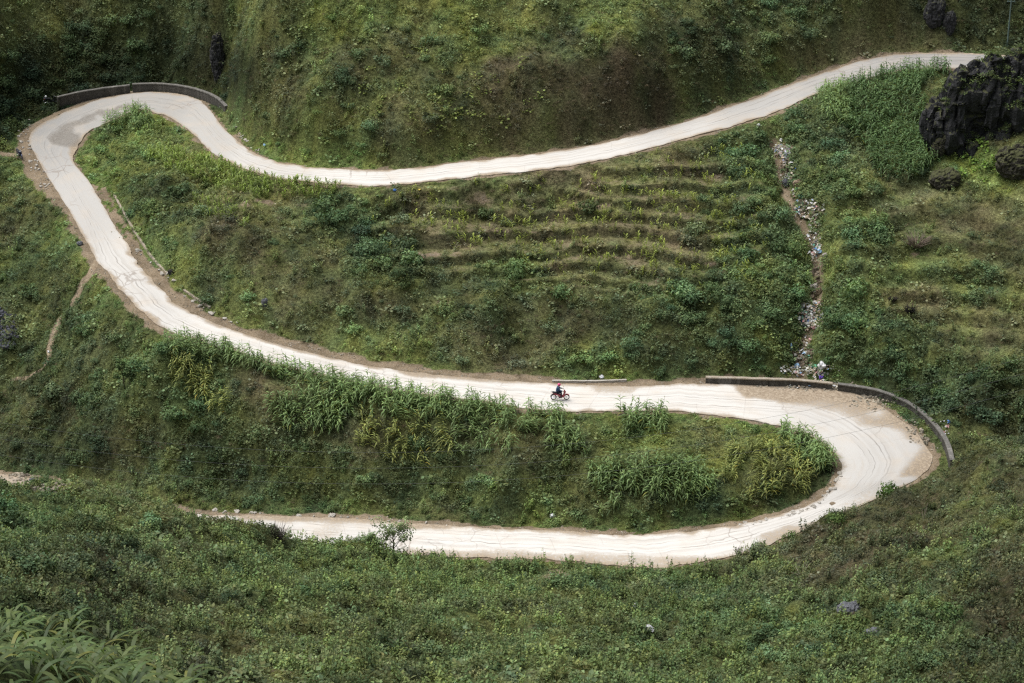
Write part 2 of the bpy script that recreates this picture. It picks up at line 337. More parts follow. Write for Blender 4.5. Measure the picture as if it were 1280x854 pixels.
# ------------------------------------------------------------------ object helpers
def tag(o,label=None,cat=None,group=None,kind=None):
    if label: o['label']=label
    if cat: o['category']=cat
    if group: o['group']=group
    if kind: o['kind']=kind
    return o
def mesh_np(name,V,F,mats=(),smooth=False):
    me=bpy.data.meshes.new(name); me.from_pydata([tuple(v) for v in V],[],[tuple(f) for f in F])
    for m in mats: me.materials.append(m)
    if smooth: me.polygons.foreach_set('use_smooth',[True]*len(me.polygons))
    me.update(); return me
def link(name,me,parent=None,loc=None):
    o=bpy.data.objects.new(name,me); COL.objects.link(o)
    if parent: o.parent=parent
    if loc is not None: o.location=loc
    return o
def empty(name,loc,rz=0):
    o=bpy.data.objects.new(name,None); COL.objects.link(o); o.location=loc; o.rotation_euler=(0,0,rz); o.empty_display_size=.2; return o

# ------------------------------------------------------------------ ground sheet
def axis(lo,hi,step,far):
    core=np.arange(lo,hi+1e-6,step); ext=[];s=step;v=hi
    while v<far: s*=1.35; v+=s; ext.append(v)
    ext2=[];s=step;v=lo
    while v>-far: s*=1.35; v-=s; ext2.append(v)
    return np.array(ext2[::-1]),core,np.array(ext)
ax0,_,ax1=axis(G0x,G1x,GS,1500); ay0,_,ay1=axis(G0y,G1y,GS,1500)
xs=np.concatenate([ax0,fx,ax1]); ys=np.concatenate([ay0,fy,ay1])
XX,YY=np.meshgrid(xs,ys); ZZ=np.zeros(XX.shape)
far=np.ones(XX.shape,bool); far[len(ay0):len(ay0)+len(fy),len(ax0):len(ax0)+len(fx)]=False
ZZ[far]=tps(XX[far],YY[far]); ZZ[~far]=FZ.ravel()
ny_,nx_=XX.shape
V=np.stack([XX.ravel(),YY.ravel(),ZZ.ravel()],1)
idx=np.arange(nx_*ny_).reshape(ny_,nx_)
F=np.stack([idx[:-1,:-1].ravel(),idx[:-1,1:].ravel(),idx[1:,1:].ravel(),idx[1:,:-1].ravel()],1)
me=bpy.data.meshes.new('hillside'); me.vertices.add(len(V)); me.vertices.foreach_set('co',V.astype(np.float32).ravel())
me.loops.add(F.size); me.loops.foreach_set('vertex_index',F.ravel().astype(np.int32))
me.polygons.add(len(F)); me.polygons.foreach_set('loop_start',np.arange(0,F.size,4,dtype=np.int32)); me.polygons.foreach_set('use_smooth',np.ones(len(F),bool))
me.update(calc_edges=True)
vv=veg(V[:,0],V[:,1],V[:,2]); tc_=tint_of(vv,V[:,0],V[:,1])
# bare earth: shoulders, paths, slips, fields
def bare(x,y,z):
    d=bil(DIST,x,y); px,py=project(x,y,z); out=np.zeros(x.shape)
    sA=bil(SIDEA.astype(float),x,y)>.5
    nz=fbm(x/1.5,y/1.5,3); px=px+fbm(x/3,y/3,2)*14; py=py+fbm(x/3+9,y/3,2)*10
    # default narrow verge 0.45 m; wider where photographed
    wdt=np.full(x.shape,.35)
    def rng(poly,side,w):
        m=inpoly(px,py,poly)&(sA==side); wdt[m]=w
    rng([(100,170),(180,340),(240,420),(420,480),(700,490),(700,440),(420,400),(200,170)],False,1.35)
    rng([(90,170),(150,170),(160,240),(120,240)],False,.2)
    rng([(700,440),(1000,440),(1000,500),(700,500)],False,1.2)
    rng([(0,130),(60,130),(140,330),(260,440),(200,440),(0,230)],True,.8)
    rng([(0,140),(60,140),(90,240),(90,260),(0,240)],True,1.7)
    rng([(50,100),(190,100),(190,130),(50,150)],True,1.6)
    rng([(190,90),(270,110),(290,160),(420,215),(400,180),(300,120)],True,.7)
    rng([(290,160),(600,195),(900,100),(1000,70),(1240,50),(1200,75),(1000,115),(700,210),(420,225)],True,.75)
    rng([(1030,480),(1200,480),(1200,640),(1080,640)],False,.5)
    rng([(200,620),(560,640),(900,650),(900,670),(560,670),(200,650)],True,.8)
    rng([(1000,560),(1060,560),(1060,650),(860,680),(860,650)],True,.9)
    rng([(-50,560),(240,620),(240,660),(-50,640)],True,1.2)
    out=1-sstep(.6,1.3,(d+nz*.7)/np.maximum(wdt,.05))
    out[d>6]=0
    return np.clip(out,0,1)
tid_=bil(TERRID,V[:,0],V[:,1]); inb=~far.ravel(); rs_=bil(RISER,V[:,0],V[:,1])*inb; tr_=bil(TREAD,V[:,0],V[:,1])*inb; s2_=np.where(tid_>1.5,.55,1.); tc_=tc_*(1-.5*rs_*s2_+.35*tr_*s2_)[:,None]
bb=bare(V[:,0],V[:,1],V[:,2])
gdv=bil(GD,V[:,0],V[:,1]); bb=np.maximum(bb,(1-sstep(.25,.9,gdv))*.7)
trd=bil(TREAD,V[:,0],V[:,1])*(np.abs(bil(TERRID,V[:,0],V[:,1])-1)<.3); bb=np.maximum(bb,np.clip(trd*(.30+.5*fbm(V[:,0]/3+3,V[:,1]/1.5,4)),0,.42)*far.ravel().__invert__())
pxv,pyv=project(V[:,0],V[:,1],V[:,2])
for cx,cy,rx,ry,am in ((697,719,14,8,1.5),(1145,318,12,6,.7),(5,410,12,22,.6),(990,470,60,6,.5),(560,378,22,8,.6),(745,258,40,5,.6),(590,250,40,5,.6),(760,322,80,6,.5),(650,290,80,4,.5),(870,330,50,5,.7),(540,318,60,7,.6),(830,345,50,4,.5),(885,225,30,20,.4),(340,255,60,9,.6),(450,545,40,25,.25),(350,500,40,20,.25)):
    g=np.exp(-((pxv-cx)/rx)**2-((pyv-cy)/ry)**2+0)*am*(.75+1.3*fbm(V[:,0]/1.1,V[:,1]/1.1,3)); bb=np.maximum(bb,np.clip(g,0,1)*(gdv<1e9))
for pp_ in ([(122,326),(112,344),(102,356),(96,372),(90,380)],[(75,398),(68,415),(63,430),(61,446)],[(-20,190),(0,192),(24,195)]):
    for (a0,b0),(a1,b1) in zip(pp_[:-1],pp_[1:]):
        for t_ in np.linspace(0,1,6): bb=np.maximum(bb,np.exp(-((pxv-(a0+(a1-a0)*t_))/4.2)**2-((pyv-(b0+(b1-b0)*t_))/3.6)**2)*.95)
BARE=np.zeros(FZ.shape); BARE[:]=bb.reshape(XX.shape)[~far].reshape(FZ.shape)
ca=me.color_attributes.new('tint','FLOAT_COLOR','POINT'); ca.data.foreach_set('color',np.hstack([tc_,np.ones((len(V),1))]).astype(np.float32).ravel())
fa=me.attributes.new('bare','FLOAT','POINT'); fa.data.foreach_set('value',bb.astype(np.float32))
m,nt,b=mat('hillside_soil'); geo=nt.nodes.new('ShaderNodeNewGeometry'); pos=geo.outputs['Position']
at=N(nt,'ShaderNodeAttribute',attribute_name='tint'); ab=N(nt,'ShaderNodeAttribute',attribute_name='bare')
n1=noise_(nt,pos,3.5,6,.7); n2=noise_(nt,pos,.5,4); n3=noise_(nt,pos,14,3)
c=mixc(nt,ramp(nt,n1,.35,.65),at.outputs['Color'],(.6,.6,.6),'MULTIPLY')
nf=noise_(nt,pos,9,5,.8); c=mixc(nt,1.0,at.outputs['Color'],mixc(nt,ramp(nt,n1,.3,.7),(.35,.33,.3),(1.0,.98,.9)),'MULTIPLY'); c=mixc(nt,1.0,c,mixc(nt,ramp(nt,nf,.35,.65),(.3,.3,.28),(1.25,1.2,1.05)),'MULTIPLY')
dirt=mixc(nt,ramp(nt,n2,.35,.65),(.15,.112,.07),(.25,.19,.125))
dirt=mixc(nt,ramp(nt,n3,.45,.75),dirt,(.36,.31,.25))
dirt=mixc(nt,ramp(nt,n1,.5,.75),dirt,(.085,.07,.045))
fb=math_(nt,'ADD',ab.outputs['Fac'],math_(nt,'MULTIPLY',math_(nt,'SUBTRACT',n1,.5),.9)); 
c=mixc(nt,ramp(nt,fb,.3,.6),c,dirt)
nt.links.new(c,b.inputs['Base Color']); b.inputs['Roughness'].default_value=.95; b.inputs['Specular IOR Level'].default_value=.05
bp=nt.nodes.new('ShaderNodeBump'); bp.inputs['Strength'].default_value=.8; bp.inputs['Distance'].default_value=.25; nt.links.new(n1,bp.inputs['Height']); nt.links.new(bp.outputs[0],b.inputs['Normal'])
me.materials.append(m)
tag(link('hillside',me),kind='structure')

# ------------------------------------------------------------------ road slab
VIGNETTE_GREY=np.array([(60,170,.62),(100,150,.6),(200,130,.6),(100,250,.42),(160,350,.2),(300,430,0),(250,170,.45),(330,210,.25),(450,222,.05),(600,212,.05),(750,190,.12),(850,165,.3),(950,137,.5),(1050,100,.62),(1150,78,.75),(1250,65,.8),  # concrete greyness by position, with darkening toward the view's corners painted in
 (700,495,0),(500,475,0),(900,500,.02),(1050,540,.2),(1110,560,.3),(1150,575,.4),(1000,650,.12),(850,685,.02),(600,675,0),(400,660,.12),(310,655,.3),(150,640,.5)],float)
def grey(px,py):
    d2=(px[:,None]-VIGNETTE_GREY[None,:,0])**2+(py[:,None]-VIGNETTE_GREY[None,:,1])**2+200
    w=d2**-1.8; return (w@VIGNETTE_GREY[:,2])/w.sum(1)
NC=20
rn=len(RA); tt=np.linspace(0,1,NC+1)
edgeA=fbm(RS/1.1,RS*0,4)*.3; edgeB=fbm(RS/1.1+300,RS*0,4)*.3
wd=np.linalg.norm(RB-RA,axis=1)
Ap=RA+(RA-RB)*(edgeA/wd)[:,None]; Bp=RB+(RB-RA)*(edgeB/wd)[:,None]
RV=[];UV=[]
for k,t in enumerate(tt):
    q=Ap*(1-t)+Bp*t; q[:,2]+=.02*math.sin(math.pi*t)+.012*fbm(q[:,0]*1.2,q[:,1]*1.2,2)
    RV.append(q); UV.append(np.stack([RS,(t-.5)*wd+0*RS],1))
RV=np.stack(RV,1); UV=np.stack(UV,1)      # rn x NC+1 x 3
ska=RV[:,:1].copy(); ska[:,:,2]-=.3; skb=RV[:,-1:].copy(); skb[:,:,2]-=.3
RV=np.concatenate([ska,RV,skb],1); UV=np.concatenate([UV[:,:1],UV,UV[:,-1:]],1)
nc=NC+3; ri=np.arange(rn*nc).reshape(rn,nc)
RF=np.stack([ri[:-1,:-1].ravel(),ri[1:,:-1].ravel(),ri[1:,1:].ravel(),ri[:-1,1:].ravel()],1)
me=mesh_np('road',RV.reshape(-1,3),RF)
# winding up
if me.polygons[len(me.polygons)//2].normal.z<0: me.flip_normals()
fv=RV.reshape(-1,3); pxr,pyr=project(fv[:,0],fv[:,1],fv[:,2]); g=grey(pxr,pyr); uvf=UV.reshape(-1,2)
halfw=np.repeat(wd/2,nc); sidev=uvf[:,1]   # negative toward A side
dr=np.zeros(len(fv))
def addd(poly,val,soft=6):
    global dr
    w=fbm(fv[:,0]/1.3,fv[:,1]/1.3,4)*soft*1.6; w2=fbm(fv[:,0]/1.3+55,fv[:,1]/1.3,4)*soft
    dr=np.where(inpoly(pxr+w,pyr+w2,poly),np.maximum(dr,val),dr)
edist=halfw-np.abs(uvf[:,1])
dr=np.maximum(dr,.75*(1-sstep(.1,.9,edist+fbm(fv[:,0],fv[:,1],3)*.7)))
addd([(900,474),(1060,478),(1120,505),(1090,512),(1040,500),(960,502),(930,494)],.85)
addd([(952,486),(1010,488),(1075,505),(1120,530),(1090,538),(1040,516),(970,506)],.62)
addd([(1085,500),(1185,540),(1180,590),(1120,600),(1150,560),(1110,530)],.72)
addd([(940,668),(1045,640),(1060,660),(960,700)],.6)
addd([(1040,635),(1110,600),(1110,640),(1050,660)],.4)
addd([(735,478),(800,478),(795,494),(742,492)],.55,3); addd([(380,665),(425,650),(430,668),(400,680)],.45,4)
addd([(490,650),(570,656),(560,664),(495,662)],.8,3); addd([(560,664),(600,664),(590,672)],.5,3)
addd([(300,640),(520,650),(520,656),(300,652)],.7,3); addd([(500,683),(900,695),(900,720),(500,700)],.55,4)
addd([(500,462),(600,470),(730,480),(730,484),(600,478),(500,470)],.7,2)
addd([(840,664),(700,660),(600,656),(600,660),(700,668),(840,670)],.6,3)
br=np.zeros(len(fv))     # broken wet patch in the upper hairpin
def addb(poly,val,soft=5):
    global br
    w=fbm(fv[:,0]/.9,fv[:,1]/.9,4)*soft; w2=fbm(fv[:,0]/.9+55,fv[:,1]/.9,4)*soft
    br=np.where(inpoly(pxr+w,pyr+w2,poly),np.maximum(br,val),br)
addb([(78,155),(120,137),(170,130),(175,134),(125,147),(92,163),(84,172),(68,172),(60,180),(55,174)],.8,5)
addb([(55,172),(70,168),(104,165),(100,182),(85,186),(62,180)],.9,6)
addd([(84,180),(100,172),(103,183),(94,200),(88,203)],.75,2)
addd([(-300,500),(232,600),(232,700),(-300,660)],.6,4)
br*=1.0
def blur(a_,n_):
    q=a_.reshape(rn,nc)
    for _ in range(n_):
        p_=np.pad(q,1,mode='edge'); q=(p_[1:-1,1:-1]*2+p_[:-2,1:-1]+p_[2:,1:-1]+p_[1:-1,:-2]+p_[1:-1,2:])/6
    return q.ravel()
dr=blur(dr,5); br=blur(br,3)
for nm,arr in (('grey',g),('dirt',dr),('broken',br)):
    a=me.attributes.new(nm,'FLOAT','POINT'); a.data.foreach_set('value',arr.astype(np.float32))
uvl=me.uv_layers.new(name='UVMap'); li=np.empty(len(me.loops),np.int32); me.loops.foreach_get('vertex_index',li); uvl.data.foreach_set('uv',uvf[li].astype(np.float32).ravel())
m,nt,b=mat('road_concrete'); geo=nt.nodes.new('ShaderNodeNewGeometry'); pos=geo.outputs['Position']
uvn=nt.nodes.new('ShaderNodeUVMap'); uvn.uv_map='UVMap'; sx=nt.nodes.new('ShaderNodeSeparateXYZ'); nt.links.new(uvn.outputs[0],sx.inputs[0])
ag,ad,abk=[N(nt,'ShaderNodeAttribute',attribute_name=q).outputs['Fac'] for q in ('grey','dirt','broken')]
mp=nt.nodes.new('ShaderNodeMapping'); mp.inputs['Scale'].default_value=(.12,1.6,1); nt.links.new(uvn.outputs[0],mp.inputs[0])
streak=noise_(nt,mp.outputs[0],1.4,5,.6); n1=noise_(nt,pos,.35,5,.6); n2=noise_(nt,pos,4,5,.7); n3=noise_(nt,pos,16,3,.7)
c=mixc(nt,ag,(.61,.588,.548),(.15,.149,.147))  # greyer concrete and the painted vignette share this mix
c=mixc(nt,math_(nt,'MULTIPLY',ramp(nt,streak,.5,.72),.30),c,(.42,.36,.29))
c=mixc(nt,math_(nt,'MULTIPLY',ramp(nt,n1,.45,.75),.35),c,(.52,.43,.33))
# long joints / tyre lines
wob=noise_(nt,mp.outputs[0],.35,3,.6)
def line(v0,wid,amp,st):
    q=math_(nt,'ADD',sx.outputs[1],math_(nt,'MULTIPLY',math_(nt,'SUBTRACT',wob,.5),amp)); q=math_(nt,'ABSOLUTE',math_(nt,'SUBTRACT',q,v0))
    f=math_(nt,'SUBTRACT',1,ramp(nt,q,wid*.4,wid)); br_=ramp(nt,noise_(nt,mp.outputs[0],3.0+abs(v0),3),.38,.6)
    return math_(nt,'MULTIPLY',math_(nt,'MULTIPLY',f,br_),st)
for a in ((0.05,.09,.9,.6),(-1.25,.08,1.1,.5),(.55,.10,2.2,.35),(-1.9,.07,.7,.35)): c=mixc(nt,line(*a),c,(.16,.14,.12))
for v0_ in (-1.75,-.55,.75,1.95):
    q=math_(nt,'ABSOLUTE',math_(nt,'SUBTRACT',math_(nt,'ADD',sx.outputs[1],math_(nt,'MULTIPLY',math_(nt,'SUBTRACT',wob,.5),1.6)),v0_)); f=math_(nt,'SUBTRACT',1,ramp(nt,q,.08,.42))
    c=mixc(nt,math_(nt,'MULTIPLY',math_(nt,'MULTIPLY',f,ramp(nt,streak,.3,.6)),.36),c,(.40,.375,.34))
# cross joints and cracks
jj=math_(nt,'ABSOLUTE',math_(nt,'SUBTRACT',math_(nt,'FRACT',math_(nt,'DIVIDE',math_(nt,'ADD',sx.outputs[0],math_(nt,'MULTIPLY',n1,.5)),4.8)),.5))
fj=math_(nt,'MULTIPLY',math_(nt,'SUBTRACT',1,ramp(nt,jj,.004,.012)),ramp(nt,n1,.42,.6)); c=mixc(nt,math_(nt,'MULTIPLY',fj,.22),c,(.2,.17,.14))
vo=nt.nodes.new('ShaderNodeTexVoronoi'); vo.feature='DISTANCE_TO_EDGE'; vo.inputs['Scale'].default_value=.45
vm=nt.nodes.new('ShaderNodeVectorMath'); vm.operation='ADD'; nt.links.new(pos,vm.inputs[0])
nc2=nt.nodes.new('ShaderNodeTexNoise'); nc2.inputs['Scale'].default_value=.8; nt.links.new(pos,nc2.inputs['Vector']); nt.links.new(nc2.outputs['Color'],vm.inputs[1]); nt.links.new(vm.outputs[0],vo.inputs['Vector'])
cr=math_(nt,'MULTIPLY',math_(nt,'SUBTRACT',1,ramp(nt,vo.outputs['Distance'],.01,.035)),ramp(nt,noise_(nt,pos,.09,2),.56,.66)); c=mixc(nt,math_(nt,'MULTIPLY',cr,.55),c,(.24,.2,.17))
dcol=mixc(nt,ramp(nt,n2,.35,.7),(.215,.16,.105),(.40,.325,.235)); dcol=mixc(nt,ramp(nt,n3,.55,.8),dcol,(.6,.56,.5))
fd=math_(nt,'ADD',ad,math_(nt,'MULTIPLY',math_(nt,'SUBTRACT',n2,.5),.8))
c=mixc(nt,math_(nt,'MULTIPLY',ramp(nt,fd,.25,.75),.95),c,dcol)
fbk=math_(nt,'ADD',abk,math_(nt,'MULTIPLY',math_(nt,'SUBTRACT',n2,.5),1.1))
c=mixc(nt,math_(nt,'MULTIPLY',ramp(nt,fbk,.3,1.0),.85),c,mixc(nt,ramp(nt,n3,.4,.6),(.10,.085,.07),(.27,.25,.22)))
c=mixc(nt,math_(nt,'MULTIPLY',ramp(nt,n3,.6,.8),.12),c,(.35,.3,.25))
c=mixc(nt,math_(nt,'MULTIPLY',ramp(nt,n2,.55,.8),.14),c,(.45,.4,.34))
nt.links.new(c,b.inputs['Base Color']); b.inputs['Roughness'].default_value=.9; b.inputs['Specular IOR Level'].default_value=.15
bp=nt.nodes.new('ShaderNodeBump'); bp.inputs['Strength'].default_value=.35; bp.inputs['Distance'].default_value=.05; nt.links.new(n2,bp.inputs['Height']); nt.links.new(bp.outputs[0],b.inputs['Normal'])
me.materials.append(m); tag(link('road',me),kind='structure')

# ------------------------------------------------------------------ light
SUN_EL,SUN_AZ=66*D2R,-75*D2R     # azimuth from +Y toward +X
w=bpy.data.worlds.new('World'); SC.world=w; w.use_nodes=True; nt=w.node_tree; bg=nt.nodes['Background']
sk=nt.nodes.new('ShaderNodeTexSky'); sk.sky_type='NISHITA'; sk.sun_disc=False; sk.sun_elevation=SUN_EL; sk.sun_rotation=SUN_AZ; sk.altitude=1000; sk.air_density=1.0; sk.dust_density=4.0; sk.ozone_density=1.0
hs=nt.nodes.new('ShaderNodeHueSaturation'); hs.inputs['Saturation'].default_value=.38; nt.links.new(sk.outputs[0],hs.inputs['Color']); nt.links.new(hs.outputs[0],bg.inputs[0]); bg.inputs[1].default_value=.15
sl=bpy.data.lights.new('sun','SUN'); sl.energy=4.3; sl.angle=50*D2R; sl.color=(1,.975,.94); so=bpy.data.objects.new('sun',sl); COL.objects.link(so)
dv=Vector((math.sin(SUN_AZ)*math.cos(SUN_EL),math.cos(SUN_AZ)*math.cos(SUN_EL),math.sin(SUN_EL)))
so.rotation_euler=dv.to_track_quat('Z','Y').to_euler(); so.location=(0,200,80)
# ------------------------------------------------------------------ plant meshes
class Leaves:
    def __init__(s): s.V=[];s.F=[];s.C=[]
    def blade(s,base,d,length,width,curve,segs,shade,up=Vector((0,0,1)),twist=0.,taper=True):
        d=d.normalized(); side=d.cross(up)
        if side.length<1e-3: side=Vector((1,0,0))
        side.normalize(); p=Vector(base); n0=len(s.V)
        if twist: side=Matrix.Rotation(twist,3,d)@side
        for k in range(segs+1):
            t=k/segs
            wv=width*(math.sin(math.pi*(.12+.88*t)) if taper else (1-t*.75))*.5
            if k==segs: wv=width*.04
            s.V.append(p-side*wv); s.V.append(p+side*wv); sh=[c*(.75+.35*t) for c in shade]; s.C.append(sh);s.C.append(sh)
            d=(d+Vector((0,0,-curve/segs))).normalized(); p=p+d*(length/segs)
        for k in range(segs):
            a=n0+2*k; s.F.append((a,a+1,a+3,a+2))
    def leaf(s,p,nrm,direc,L,Wd,shade):
        nrm=nrm.normalized(); d=(direc-nrm*direc.dot(nrm))
        if d.length<1e-3: d=nrm.orthogonal()
        d.normalize(); sd=nrm.cross(d); a=len(s.V)
        s.V+= [p, p+d*L*.45+sd*Wd*.5+nrm*L*.06, p+d*L, p+d*L*.45-sd*Wd*.5+nrm*L*.06]; s.F.append((a,a+1,a+2,a+3)); s.C+= [shade]*4
    def tube(s,p0,p1,r0,r1,shade,n=5):
        d=(p1-p0).normalized(); u=d.orthogonal().normalized(); v=d.cross(u); a=len(s.V)
        for p,r in ((p0,r0),(p1,r1)):
            for k in range(n):
                t=2*math.pi*k/n; s.V.append(p+u*math.cos(t)*r+v*math.sin(t)*r); s.C.append(shade)
        for k in range(n): s.F.append((a+k,a+(k+1)%n,a+n+(k+1)%n,a+n+k))
    def mesh(s,name,m,smooth=False):
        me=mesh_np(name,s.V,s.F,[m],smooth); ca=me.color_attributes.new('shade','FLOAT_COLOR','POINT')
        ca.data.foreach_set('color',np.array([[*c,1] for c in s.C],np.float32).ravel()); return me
R=random.random
def rv(): 
    while 1:
        v=Vector((R()*2-1,R()*2-1,R()*2-1))
        if .05<v.length<1: return v.normalized()
def sh(base=1.,var=.3,hue=.12):
    k=base*(1+(R()-.5)*2*var); h=(R()-.5)*2*hue
    return (k*(1+h),k,k*(1-h*.6))
def herb(n=30,r=.42,h=.42,l=.13):
    s=Leaves()
    for i in range(n):
        a=R()*6.283; q=math.sqrt(R()); z=h*(1-q*q*.75)*(.25+.75*R())
        p=Vector((math.cos(a)*q*r,math.sin(a)*q*r,z)); nm=Vector((math.cos(a)*q*.8,math.sin(a)*q*.8,.8))+rv()*.55
        k=.45+.75*z/h  # low leaves darkened, self-shading painted into the clump
        s.leaf(p,nm,rv(),l*(.6+.8*R()),l*(.35+.35*R()),sh(k,.24))
    return s
def broad(n=14):
    s=Leaves()
    for i in range(n):
        a=R()*6.283;q=math.sqrt(R()); p=Vector((math.cos(a)*q*.5,math.sin(a)*q*.5,.1+.3*R()))
        s.leaf(p,Vector((0,0,1))+rv()*.5,rv(),.2+.14*R(),.17+.1*R(),sh(.6+.7*R(),.2))
    return s
def tuft(n=26,h=.5,w=.03,spread=.16):
    s=Leaves()
    for i in range(n):
        a=R()*6.283; q=R()*spread; d=Vector((math.cos(a)*.5*R(),math.sin(a)*.5*R(),1))
        s.blade(Vector((math.cos(a)*q,math.sin(a)*q,-.03)),d,h*(.5+.7*R()),w,1.0+1.2*R(),3,sh(.85,.3,.15),taper=False)
    return s
def shrub(seed,n=430,leafl=.17,flat=.8):
    random.seed(seed); s=Leaves(); bl=[]
    for i in range(11):
        a=R()*6.283;q=.68*math.sqrt(R()); bl.append((Vector((math.cos(a)*q,math.sin(a)*q,flat*(.2+.55*R()*(1-q*.5)))),.24+.22*R(),.75+.5*R()))
    for i in range(5):
        a=R()*6.283; s.tube(Vector((0,0,-.2)),Vector((math.cos(a)*.5,math.sin(a)*.5,.45*flat)),.03,.012,(.8,.55,.4),4)
    for i in range(n):
        c,r,k=bl[i%11]; d=rv(); d.z=abs(d.z)*.9-.15 if R()<.8 else d.z; d.normalize(); p=c+d*r*(.7+.4*R())
        if p.z<0: p.z=R()*.1
        dark=.35+.75*max(0,min(1,(p.z/flat)*.9+.2))*(.6+.4*max(0,d.z+.3))  # painted shade: darker low down and on leaves facing away from the sky
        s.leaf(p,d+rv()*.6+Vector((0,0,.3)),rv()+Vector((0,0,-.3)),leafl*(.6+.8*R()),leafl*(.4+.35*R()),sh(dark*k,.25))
    return s
def weed(h=.9):
    s=Leaves()
    for k in range(5):
        a=R()*6.283; lean=Vector((math.cos(a)*.35*R(),math.sin(a)*.35*R(),1)); b0=Vector(((R()-.5)*.35,(R()-.5)*.35,0)); hh=h*(.55+.6*R()); s.tube(b0,b0+lean*hh,.012,.005,(.9,.75,.5),3)
        for j in range(10):
            t=.15+.85*j/10; aa=R()*6.283; s.leaf(b0+lean*hh*t,Vector((math.cos(aa)*.5,math.sin(aa)*.5,1))+rv()*.4,Vector((math.cos(aa),math.sin(aa),.1)),.2*(1.15-.5*t),.085*(.8+.5*R()),sh(.5+.85*t,.28))
    return s
def maize(seed,h=2.0,nl=9,L=1.0,wd=.13,tassel=True,droop=2.1):
    random.seed(seed); s=Leaves(); lean=Vector(((R()-.5)*.15,(R()-.5)*.15,1)).normalized()
    s.tube(Vector((0,0,-.1)),lean*h*.9,.022,.010,(.9,.85,.6),4)
    for i in range(nl):
        t=.12+.84*i/nl; a=i*math.pi+(R()-.5)*1.4+seed; base=lean*h*.9*t
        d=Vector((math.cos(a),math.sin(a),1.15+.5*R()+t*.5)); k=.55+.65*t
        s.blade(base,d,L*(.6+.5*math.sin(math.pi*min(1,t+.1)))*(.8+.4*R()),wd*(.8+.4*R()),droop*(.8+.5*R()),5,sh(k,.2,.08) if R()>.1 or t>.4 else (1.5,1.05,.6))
    if tassel:
        for i in range(4): s.blade(lean*h*.9,Vector(((R()-.5)*.7,(R()-.5)*.7,1)),.22,.02,.6,2,(1.5,1.2,.8))
    return s
def cane(seed,n=16,h=2.5):
    random.seed(seed); s=Leaves()
    for i in range(n):
        a=R()*6.283;q=R()*.35; d=Vector((math.cos(a)*.6*(.3+R()),math.sin(a)*.6*(.3+R()),1.1))
        s.blade(Vector((math.cos(a)*q,math.sin(a)*q,-.1)),d,h*(.6+.55*R()),.15+.05*R(),2.4+1.5*R(),9,sh(.95,.4,.1) if R()>.05 else (2.0,1.5,1.2),twist=(R()-.5)*.8)
    return s
def dry(n=30):
    s=Leaves()
    for i in range(n):
        a=R()*6.283; s.blade(Vector(((R()-.5)*.4,(R()-.5)*.4,-.03)),Vector((math.cos(a)*.8,math.sin(a)*.8,.9)),.35+.35*R(),.022,1.0+R(),3,sh(1.,.4,.1),taper=False)
    return s
random.seed(11)
def protos(fn,cnt,nm,m):
    out=[]
    for i in range(cnt):
        s=fn(i); out.append(bpy.data.objects.new(nm,s.mesh(nm,m)))
    return out
# ------------------------------------------------------------------ scatter as one object (only for what nobody could count)
def scatter(name,label,cat,P_,S_c,T_,prot,tilt=.15):
    n=len(P_)
    me=bpy.data.meshes.new(name); me.vertices.add(n); me.vertices.foreach_set('co',P_.astype(np.float32).ravel())
    def attr(nm,ty,data,fld='value'):
        a=me.attributes.new(nm,ty,'POINT'); a.data.foreach_set(fld,data.ravel())
    rot=np.stack([(RNG.random(n)-.5)*2*tilt,(RNG.random(n)-.5)*2*tilt,RNG.random(n)*6.283],1).astype(np.float32)
    attr('rot','FLOAT_VECTOR',rot,'vector'); attr('scl','FLOAT',S_c.astype(np.float32)); attr('pick','INT',RNG.integers(0,len(prot),n).astype(np.int32))
    attr('tint','FLOAT_COLOR',np.hstack([T_,np.ones((n,1))]).astype(np.float32),'color')
    o=link(name,me); tag(o,label,cat,kind='stuff')
    col=bpy.data.collections.new(name+'_kinds')
    for p in prot: col.objects.link(p)
    ng=bpy.data.node_groups.new(name,'GeometryNodeTree'); ng.interface.new_socket('Geometry',in_out='INPUT',socket_type='NodeSocketGeometry'); ng.interface.new_socket('Geometry',in_out='OUTPUT',socket_type='NodeSocketGeometry')
    gi=ng.nodes.new('NodeGroupInput');go=ng.nodes.new('NodeGroupOutput')
    ci=ng.nodes.new('GeometryNodeCollectionInfo'); ci.inputs['Collection'].default_value=col; ci.inputs['Separate Children'].default_value=True; ci.inputs['Reset Children'].default_value=True
    ip=ng.nodes.new('GeometryNodeInstanceOnPoints'); ip.inputs['Pick Instance'].default_value=True
    L=ng.links.new; L(gi.outputs[0],ip.inputs['Points']); L(ci.outputs[0],ip.inputs['Instance'])
    def na(nm,ty):
        q=ng.nodes.new('GeometryNodeInputNamedAttribute'); q.data_type=ty; q.inputs[0].default_value=nm; return [s for s in q.outputs if s.enabled][0]
    L(na('rot','FLOAT_VECTOR'),ip.inputs['Rotation']); L(na('scl','FLOAT'),ip.inputs['Scale']); L(na('pick','INT'),ip.inputs['Instance Index']); L(ip.outputs[0],go.inputs[0])
    md=o.modifiers.new('scatter','NODES'); md.node_group=ng
    return o
